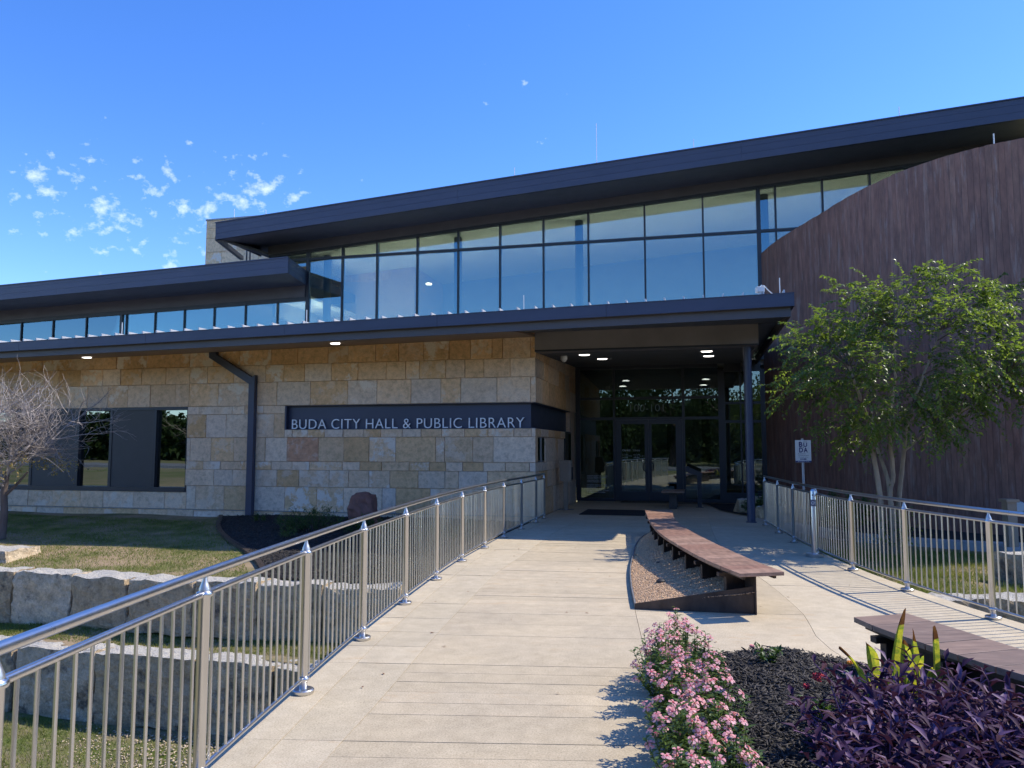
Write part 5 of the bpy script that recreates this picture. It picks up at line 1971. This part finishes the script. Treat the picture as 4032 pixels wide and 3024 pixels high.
# small shoots at the foot
LB = np.array([6.35, 13, .2]) + rng.normal(0, 1, (420, 3)) * np.array([.22, .2, .28])
LB[:, 2] = np.abs(LB[:, 2])
V, F = leaf_cards(LB - TO, unit(420), np.array([0, 0, 1.0]) + rng.normal(0, .3, (420, 3)), rng.uniform(.05, .08, 420), rng.uniform(.025, .04, 420))
npmesh('basal_shoots', V, F, M['leaf'], tree)["kind"] = 'stuff'

# --- leafless tree at the left edge
bare = empty('bare_tree', (-11.2, 17.1, -.38))
tag(bare, 'small bare tree with tangled pale twigs and few tan leaves', 'tree')
tk = MB().tube([(0, 0, 0), (.03, 0, .6), (-.02, .02, 1.05), (.05, 0, 1.5)], [.085, .075, .07, .05], 10)
tk.tube([(-.01, .01, .95), (.25, 0, 1.2), (.5, 0, 1.5)], [.04, .03, .02], 7)
tk.build('trunk', M['bark_dark'], bare, True)
br = MB()
lv_b, lv_d = [], []


def branch(p, d, L, r, lev):
    n_ = 4
    pts_ = [p]
    dd = d.normalized()
    for i in range(n_):
        dd = (dd + Vector((random.uniform(-.28, .28), random.uniform(-.28, .28), random.uniform(-.18, .22)))).normalized()
        pts_.append(pts_[-1] + dd * L / n_)
    br.tube(pts_, [max(.0022, r * (1 - .6 * i / n_)) for i in range(n_ + 1)], 5 if lev < 2 else 3, False)
    if lev >= 3:
        if pts_[-1].z < 1.75 and random.random() < .5:
            for q in pts_[1:]:
                for _ in range(2):
                    lv_b.append(tuple(q))
                    lv_d.append((random.uniform(-1, 1), random.uniform(-1, 1), random.uniform(-1, .3)))
        return
    for i in range(1, n_ + 1):
        for _ in range(random.randint(1, 2) if lev else 2):
            a = Vector((random.uniform(-1, 1), random.uniform(-1, 1), random.uniform(-.45, .7))).normalized()
            nd = (dd * .75 + a * .95).normalized()
            branch(pts_[i], nd, L * random.uniform(.5, .72), r * .55, lev + 1)


for i in range(9):
    a = 2 * math.pi * i / 9 + random.uniform(-.2, .2)
    branch(Vector((.02, 0, random.uniform(1.1, 1.5))), Vector((math.cos(a), math.sin(a), random.uniform(.25, 1.7))), random.uniform(1.15, 1.6), .026, 0)
br.build('branches', M['twig'], bare)
lb2, ld2 = np.array(lv_b), np.array(lv_d)
k = len(lb2)
V, F = leaf_cards(lb2, ld2, np.array([0, 0, 1.0]) + rng.normal(0, .6, (k, 3)), rng.uniform(.04, .075, k), rng.uniform(.03, .05, k))
npmesh('crown', V, F, M['leaf_dry'], bare)


# --- shrubs
def shrub(name, label, loc, rx_, ry_, rz_, nl, L, W, m, group=None, spiky=False, flowers=None):
    root = empty(name, loc)
    tag(root, label, 'shrub', group)
    st = MB()
    n_ = max(8, nl // 45)
    B, D = [], []
    for i in range(n_):
        a = random.uniform(0, 2 * math.pi)
        q = random.uniform(.15, 1) ** .6
        tip = np.array([math.cos(a) * q * rx_, math.sin(a) * q * ry_, rz_ * (1.05 - .55 * q * q) * random.uniform(.75, 1.08)])
        b0 = np.array([tip[0] * .25, tip[1] * .25, 0])
        m_ = (b0 + tip) / 2 + np.array([0, 0, .08 * rz_])
        st.tube([b0, m_, tip], [.006, .004, .002], 3, False)
        kk = nl // n_
        t = rng.uniform(.25, 1, kk)[:, None] ** .7
        P = (1 - t) ** 2 * b0 + 2 * t * (1 - t) * m_ + t**2 * tip
        B.append(P + rng.normal(0, .02, P.shape))
        D.append((tip - b0) / np.linalg.norm(tip - b0) * .5 + unit(kk) * .9 + np.array([0, 0, .15]))
    st.build('stems', M['bark_dark'], root)
    B, D = np.concatenate(B), np.concatenate(D)
    k = len(B)
    V, F = leaf_cards(B, D, np.array([0, 0, 1.0]) + rng.normal(0, .35, (k, 3)), rng.uniform(*L, k), rng.uniform(*W, k))
    npmesh('foliage', V, F, M[m], root)
    if flowers:
        fm, nf, fs = flowers
        me = MB()
        for i in range(nf):
            p = B[random.randrange(k)] * np.array([1.02, 1.02, 1.03])
            for j in range(6):
                t0, t1 = 2 * math.pi * j / 6 - .35, 2 * math.pi * j / 6 + .35
                me.poly([tuple(p), (p[0] + fs * math.cos(t0), p[1] + fs * math.sin(t0) * .6 - fs * .4, p[2] + fs * .35), (p[0] + fs * math.cos(t1), p[1] + fs * math.sin(t1) * .6 - fs * .4, p[2] + fs * .35)])
        me.build('flowers', M[fm], root)
    return root


shrub('wall_shrub', 'feathery green shrub with yellow dots before the stone wall', (-4.45, 17.25, -.30), .95, .6, .62, 2600, (.05, .11), (.010, .02), 'leaf_shrub', 'shrubs of the wall bed', flowers=('orange_flower', 10, .02))
shrub('wall_shrub', 'green shrub at the foot of the red boulder', (-3.0, 17.0, -.28), .8, .5, .50, 1800, (.05, .11), (.010, .02), 'leaf_shrub', 'shrubs of the wall bed', flowers=('orange_flower', 12, .022))
shrub('wall_shrub', 'low dark green plant by the downpipe', (-6.1, 18.9, -.17), .4, .3, .22, 300, (.04, .08), (.010, .02), 'leaf_shrub', 'shrubs of the wall bed')
shrub('wall_shrub', 'pale upright tuft at the mulch bed edge', (-4.75, 16.35, -.33), .22, .2, .35, 240, (.06, .14), (.007, .013), 'leaf_vinca', 'shrubs of the wall bed')
shrub('wall_shrub', 'low green plants behind the far fence pickets', (-1.4, 15.6, -.24), .9, .5, .38, 900, (.04, .08), (.014, .026), 'leaf_shrub', 'shrubs of the wall bed', flowers=('petal', 9, .02))
shrub('sign_shrub', 'dark leafy shrub behind the arrow sign pole', (6.45, 15.1, -.1), .62, .45, .95, 1500, (.07, .13), (.03, .05), 'leaf_shrub')
shrub('storefront_plant', 'dark green ground plant with white flowers by the column', (5.98, 18.9, .03), .38, .45, .42, 900, (.04, .08), (.02, .035), 'leaf_shrub', flowers=('white', 7, .028))
shrub('storefront_plant', 'dark leafy plant before the storefront window', (6.4, 19.5, .03), .5, .5, .5, 900, (.05, .09), (.02, .04), 'leaf_shrub', flowers=('white', 4, .028))


# --- pink vinca
blossom_me = []
for v_ in range(4):
    mb = MB()
    for j in range(5):
        t0 = 2 * math.pi * j / 5 + random.uniform(-.08, .08)
        cu = random.uniform(-.004, .003)
        P_ = lambda r, t, z: (r * math.cos(t), r * math.sin(t), z)
        mb.poly([(0, 0, .001), P_(.012, t0 - .42, .0025), P_(.0195, t0 - .45, cu), P_(.0212, t0 + .05, cu - .001), P_(.0195, t0 + .42, cu), P_(.012, t0 + .46, .0025)])
    blossom_me.append(mb.mesh('blossom', M['petal']))
eye_me = MB()
eye_me.poly([(.0046 * math.cos(t), .0046 * math.sin(t), .004) for t in (0, 1.05, 2.1, 3.14, 4.19, 5.24)])
eye_me = eye_me.mesh('blossom_eye', M['petal_eye'])


def vinca(loc, r, h, ns, label):
    root = empty('vinca_plant', loc)
    tag(root, label, 'flower', 'pink vinca bushes edging the walkway')
    st = MB()
    B, D, Lx = [], [], []
    fl = []
    for i in range(ns):
        a = random.uniform(0, 2 * math.pi)
        q = random.uniform(0, 1) ** .55
        hh = h * random.uniform(.72, 1.08) * (1.03 - .42 * q * q)
        tip = np.array([math.cos(a) * q * r, math.sin(a) * q * r, hh])
        b0 = np.array([tip[0] * .35, tip[1] * .35, 0])
        m_ = (b0 + tip) / 2 + np.array([tip[0] * .12, tip[1] * .12, .02])
        st.tube([b0, m_, tip], [.0035, .003, .002], 3, False)
        k = 22
        t = np.linspace(.18, 1, k)[:, None]
        P = (1 - t) ** 2 * b0 + 2 * t * (1 - t) * m_ + t**2 * tip
        an = np.arange(k) * 2.4 + random.uniform(0, 6)
        B.append(P)
        D.append(np.stack([np.cos(an), np.sin(an), np.full(k, .35)], 1) + rng.normal(0, .15, (k, 3)))
        for _ in range(random.choice([0, 0, 1, 1, 1, 2])):
            c = tip + np.array([random.uniform(-.03, .03), random.uniform(-.03, .03), random.uniform(-.03, .022)])
            nv = np.array([tip[0] / r * .6 + random.uniform(-.4, .4), tip[1] / r * .4 - .35 + random.uniform(-.3, .3), .8])
            nv /= np.linalg.norm(nv)
            R0 = random.uniform(.021, .030)
            fl.append((tuple(c), Vector(nv).to_track_quat('Z', 'Y').to_euler(), R0 / .02))
    st.build('stems', M['leaf_shrub'], root)
    B, D = np.concatenate(B), np.concatenate(D)
    k = len(B)
    V, F = leaf_cards(B, D, np.array([0, 0, 1.0]) + rng.normal(0, .2, (k, 3)), rng.uniform(.032, .056, k), rng.uniform(.014, .022, k), .2, .1)
    npmesh('leaves', V, F, M['leaf_vinca'], root)
    for c, e, sc_ in fl:
        o = inst('blossom', random.choice(blossom_me), root, c, e, (sc_,) * 3)
        inst('blossom_eye', eye_me, o)


for x, y, r, h, ns, lab in ((1.20, 5.70, .20, .41, 34, 'pink vinca bush farthest along the bed, nearest the curved gravel bench'),
                            (1.02, 5.40, .20, .38, 34, 'pink vinca bush second from the far end, at the walkway edge'),
                            (1.24, 5.28, .18, .36, 32, 'pink vinca bush on the mulch side near the far end'),
                            (1.00, 4.98, .21, .37, 38, 'pink vinca bush in the middle of the bed edge'),
                            (1.17, 4.86, .17, .34, 28, 'pink vinca bush facing the open mulch'),
                            (.95, 4.58, .19, .36, 36, 'pink vinca bush just nearer than the middle one'),
                            (1.13, 4.42, .19, .33, 30, 'leafy vinca bush with few flowers beside the mulch'),
                            (.89, 4.18, .19, .36, 36, 'pink vinca bush casting the large near shadow'),
                            (1.04, 4.02, .17, .33, 30, 'pink vinca bush near the bottom edge of the photo'),
                            (.82, 3.80, .19, .36, 34, 'pink vinca bush cut by the bottom edge, beside the walkway'),
                            (.98, 3.62, .18, .34, 30, 'pink vinca bush lowest in the photo, on the mulch side'),
                            (.76, 3.35, .22, .35, 26, 'pink vinca bush nearest the camera, below the frame')):
    vinca((x, y, .045), r, h, ns, lab)


# --- purple heart ground cover
def purple_mass():
    root = empty('purple_heart', (2.2, 3.9, .08))
    tag(root, 'spreading mass of purple heart with long pointed leaves', 'plant', kind='stuff')
    O = np.array([2.2, 3.9, .08])
    pol = [(1.42, 3.0), (1.40, 3.62), (1.52, 4.0), (1.73, 4.25), (2.03, 4.47), (2.28, 4.60), (2.44, 4.50), (2.58, 4.25), (2.78, 3.75), (3.05, 3.0), (3.0, 2.5), (1.4, 2.5)]
    xy = sample_poly(pol, 480)
    st = MB()
    A = [[], []]
    Dd = [[], []]
    for x, y in xy:
        edge = min(1.0, max(.25, min(abs(x - 1.3), 1)))
        h = random.uniform(.20, .36) * (.75 + .35 * edge)
        lean = np.array([random.gauss(-.05, .10), random.gauss(-.02, .10)])
        b0 = np.array([x, y, bed_z(x, y)])
        tip = b0 + np.array([lean[0], lean[1], h])
        m_ = (b0 + tip) / 2 + np.array([-lean[0] * .25, -lean[1] * .25, .03])
        st.tube([b0 - O, m_ - O, tip - O], [.005, .0045, .0035], 4, False)
        k = random.randint(6, 9)
        an = random.uniform(0, 6)
        for j in range(k):
            t = .25 + .75 * j / (k - 1)
            P = (1 - t) ** 2 * b0 + 2 * t * (1 - t) * m_ + t**2 * tip
            an += math.pi * random.uniform(.75, 1.1)
            up_ = .25 + .6 * (j >= k - 2)
            d = np.array([math.cos(an), math.sin(an), up_ + random.uniform(-.25, .25)])
            w = 0 if random.random() < .78 else 1
            A[w].append(P)
            Dd[w].append(d)
    st.build('stems', M['purple2'], root)
    for w, mname in ((0, 'purple'), (1, 'purple2')):
        B, D = np.array(A[w]), np.array(Dd[w])
        k = len(B)
        V, F = leaf_cards(B - O, D, np.array([0, 0, 1.0]) + rng.normal(0, .25, (k, 3)), rng.uniform(.070, .125, k), rng.uniform(.024, .036, k), .5, .14)
        npmesh('leaves', V, F, M[mname], root)


purple_mass()

# --- yellowing strap-leaf plant
cn = empty('canna_plant', (2.30, 4.68, .12))
cn.scale = (1.15, 1.15, 1.22)
tag(cn, 'yellowing strap leaved plant with withered brown tips', 'plant')
for i, (dx, dy, h, w_, lx_, ly_, tipc) in enumerate(((-.16, .0, .30, .040, -.12, .0, 1), (-.12, .02, .42, .050, -.03, 0, 1), (-.06, 0, .38, .045, -.02, 0, 0), (-.02, .02, .47, .050, .01, 0, 1), (.02, -.02, .44, .050, .02, 0, 1), (.05, .0, .34, .045, .05, 0, 0),
                                                     (.08, .02, .38, .045, .03, 0, 1), (.12, -.02, .30, .040, .06, 0, 0), (.14, 0, .29, .038, .05, 0, 0), (.17, -.03, .40, .050, .01, 0, 1), (.20, -.06, .27, .032, .0, 0, 0), (-.05, -.05, .28, .055, -.06, -.02, 0), (.03, -.05, .27, .055, .03, -.03, 0))):
    mb, tp = MB(), MB()
    n_ = 12
    tw_ = random.uniform(-.6, .6)
    bend = random.uniform(-.05, .05)
    ph = random.uniform(0, 6)
    rows_ = []
    for k in range(n_ + 1):
        t = k / n_
        ww = w_ * 1.1 * math.sin(math.pi * (.10 + .86 * t)) ** .75 * (1 + .10 * math.sin(9 * t + ph))
        a = tw_ * t + .25 * math.sin(5 * t + ph)
        cx, cy_, cz = dx + lx_ * t * t + bend * t**3, dy + ly_ * t * t - .05 * t**2, h * t - .10 * t**3 * (i % 3)
        vx, vy = math.cos(a) * ww / 2, math.sin(a) * ww / 2
        rows_.append([(cx - vx, cy_ - vy, cz + .01 * math.sin(7 * t + ph)), (cx, cy_ + .006 + .22 * ww, cz), (cx + vx, cy_ + vy, cz - .01 * math.sin(6 * t + ph))])
    for k in range(n_):
        tgt = tp if (tipc and k >= n_ - 2) else mb
        r0, r1_ = rows_[k], rows_[k + 1]
        tgt.poly([r0[0], r0[1], r1_[1], r1_[0]])
        tgt.poly([r0[1], r0[2], r1_[2], r1_[1]])
    lf = mb.build('leaf', M['yellowleaf'], cn, True)
    if tp.f:
        tp.build('withered_tip', M['brownleaf'], lf)

# --- small accent plants in the mulch
def small_plant(name, label, loc, r, h, nl, m, L, W, fm=None, heads=(), group=None):
    root = empty(name, loc)
    tag(root, label, 'flower', group)
    st = MB()
    B, D = [], []
    for i in range(max(5, nl // 14)):
        a = random.uniform(0, 6.28)
        q = random.uniform(.1, 1) ** .6
        tip = np.array([math.cos(a) * q * r, math.sin(a) * q * r, h * random.uniform(.6, 1.0)])
        st.tube([(tip[0] * .2, tip[1] * .2, 0), tuple(tip)], [.003, .002], 3, False)
        k = 14
        t = rng.uniform(.2, 1, k)[:, None]
        B.append(t * tip)
        D.append(unit(k) + np.array([0, 0, .35]))
    st.build('stems', M['leaf_shrub'], root)
    B, D = np.concatenate(B), np.concatenate(D)
    k = len(B)
    V, F = leaf_cards(B, D, np.array([0, 0, 1.0]) + rng.normal(0, .3, (k, 3)), rng.uniform(*L, k), rng.uniform(*W, k), .2, .2)
    npmesh('leaves', V, F, M[m], root)
    for hx, hy, hz, hr in heads:
        P = np.array([hx, hy, hz]) + unit(60) * np.array([hr, hr, hr * .55]) * rng.uniform(.5, 1, (60, 1))
        o = scatter_rocks('flower_head', M[fm], P, .006, .009, 1, root)
        o["kind"] = 'stuff'
    return root


small_plant('pentas_plant', 'small green pentas with a red flower head in the mulch', (1.72, 4.40, .13), .11, .16, 90, 'leaf_vinca', (.04, .075), (.016, .026), 'red_flower', ((-.02, -.02, .25, .040), (-.085, .0, .20, .020)))
small_plant('pentas_plant', 'small pale green plant with a pink bud at the bed edge', (1.82, 5.62, .07), .13, .19, 120, 'leaf_shrub', (.04, .07), (.018, .028), 'petal', ((-.11, .0, .17, .014),))
small_plant('dusty_plant', 'small silver grey plant with an orange bloom in the mulch', (2.22, 5.12, .10), .13, .13, 150, 'silver_leaf', (.02, .04), (.012, .02), 'orange_flower', ((-.03, .0, .16, .020),))
small_plant('marigold_plant', 'tiny orange marigold half hidden among purple leaves', (2.42, 3.72, .10), .06, .30, 40, 'leaf_vinca', (.03, .05), (.01, .016), 'orange_flower', ((0, 0, .31, .016),))

# ------------------------------------------------------------------ trees across the road (seen mirrored in the glass)
def far_tree_mesh(seed, nl):
    r_ = np.random.default_rng(seed)
    cen = r_.normal(0, 1, (26, 3)) * np.array([1.8, 1.8, 1.7]) + np.array([0, 0, 4.6])
    pick = r_.integers(0, 26, nl)
    B = cen[pick] + (lambda v: v / np.linalg.norm(v, axis=1, keepdims=True))(r_.normal(0, 1, (nl, 3))) * r_.uniform(.5, 1.25, (nl, 1))
    D = r_.normal(0, 1, (nl, 3)) + np.array([0, 0, -.2])
    V, F = leaf_cards(B, D, np.array([0, 0, 1.0]) + r_.normal(0, .5, (nl, 3)), r_.uniform(.25, .45, nl), r_.uniform(.14, .24, nl))
    o = npmesh('crown', V, F, M['leaf_far'])
    me = o.data
    bpy.data.objects.remove(o)
    t = MB().tube([(0, 0, 0), (.1, 0, 2.0), (0, .1, 4.2), (.1, 0, 6.0)], [.26, .2, .15, .06], 8)
    for k in range(7):
        a = k * .9 + seed
        t.tube([(0, .05, 2.6 + .35 * k), (1.0 * math.cos(a), 1.0 * math.sin(a), 3.8 + .3 * k), (2.0 * math.cos(a), 2.0 * math.sin(a), 4.8 + .25 * k)], [.09, .06, .02], 5)
    return me, t.mesh('trunk', M['bark_dark'], True)


fm = [far_tree_mesh(s, 3600) for s in (3, 8)]
far = [(-31, -27, 1.15), (-24, -33, 1.3), (-17, -26, 1.1), (-10, -31, 1.3), (-4, -27, 1.05), (2.5, -33, 1.35), (8, -27, 1.15), (14, -31, 1.25), (20, -26, 1.1), (27, -32, 1.3), (-14, -9, .8), (11.5, -6.5, .72), (34, -28, 1.2), (-38, -31, 1.2)]
for i, (x, y, s) in enumerate(far):
    t = empty('street_tree', (x, y, -.2), i * 1.7)
    t.scale = (s, s, s * 1.0)
    tag(t, 'leafy green street tree mirrored in the dark glass', 'tree', 'trees across the road, seen as reflections')
    inst('trunk', fm[i % 2][1], t)
    inst('crown', fm[i % 2][0], t)

# a wood beyond the road closes the horizon behind the photographer
Nn = 30000
bx0 = rng.uniform(-130, 130, Nn)
hz = 7.5 + 2.2 * np.sin(bx0 * .23) + 1.5 * np.sin(bx0 * .61 + 1)
B = np.stack([bx0, -44 - rng.uniform(0, 7, Nn), rng.uniform(0, 1, Nn) ** .8 * hz - .3], 1)
V, F = leaf_cards(B, unit(Nn), np.array([0, 0, 1.0]) + rng.normal(0, .5, (Nn, 3)), rng.uniform(.7, 1.5, Nn), rng.uniform(.5, .9, Nn))
tag(npmesh('treeline', V, F, M['leaf_far']), 'dense green wood beyond the road, seen only as a reflection', 'woods', kind='stuff')

V, F = [], []
hx = [-260 + 10 * i for i in range(53)]
for x in hx:
    for k, (y, z) in enumerate(((-52, -.6), (-56, 4.5), (-62, 7.5), (-80, 8.5), (-140, -1.0))):
        V.append((x, y, z * (1 + .15 * math.sin(x * .09 + k)) - .3))
for i in range(len(hx) - 1):
    for k in range(4):
        a = i * 5 + k
        F.append((a, a + 5, a + 6, a + 1))
npmesh('backing_hills', V, F, M['hill'], smooth=True)["kind"] = 'structure'  # added unseen backing, keeps the bright horizon out of the glass reflections

# fallen leaves on the paving
k = 46
lb3 = np.stack([rng.uniform(-1.1, 4.4, k), rng.uniform(4.2, 15, k), np.full(k, .006)], 1)
dd3 = unit(k)
dd3[:, 2] *= .15
V, F = leaf_cards(lb3, dd3, np.array([0, 0, 1.0]) + rng.normal(0, .15, (k, 3)), rng.uniform(.025, .05, k), rng.uniform(.014, .028, k), .15, .02)
tag(npmesh('fallen_leaves', V, F, M['brownleaf']), 'few dry brown leaves scattered on the concrete walkway', 'leaves', kind='stuff')
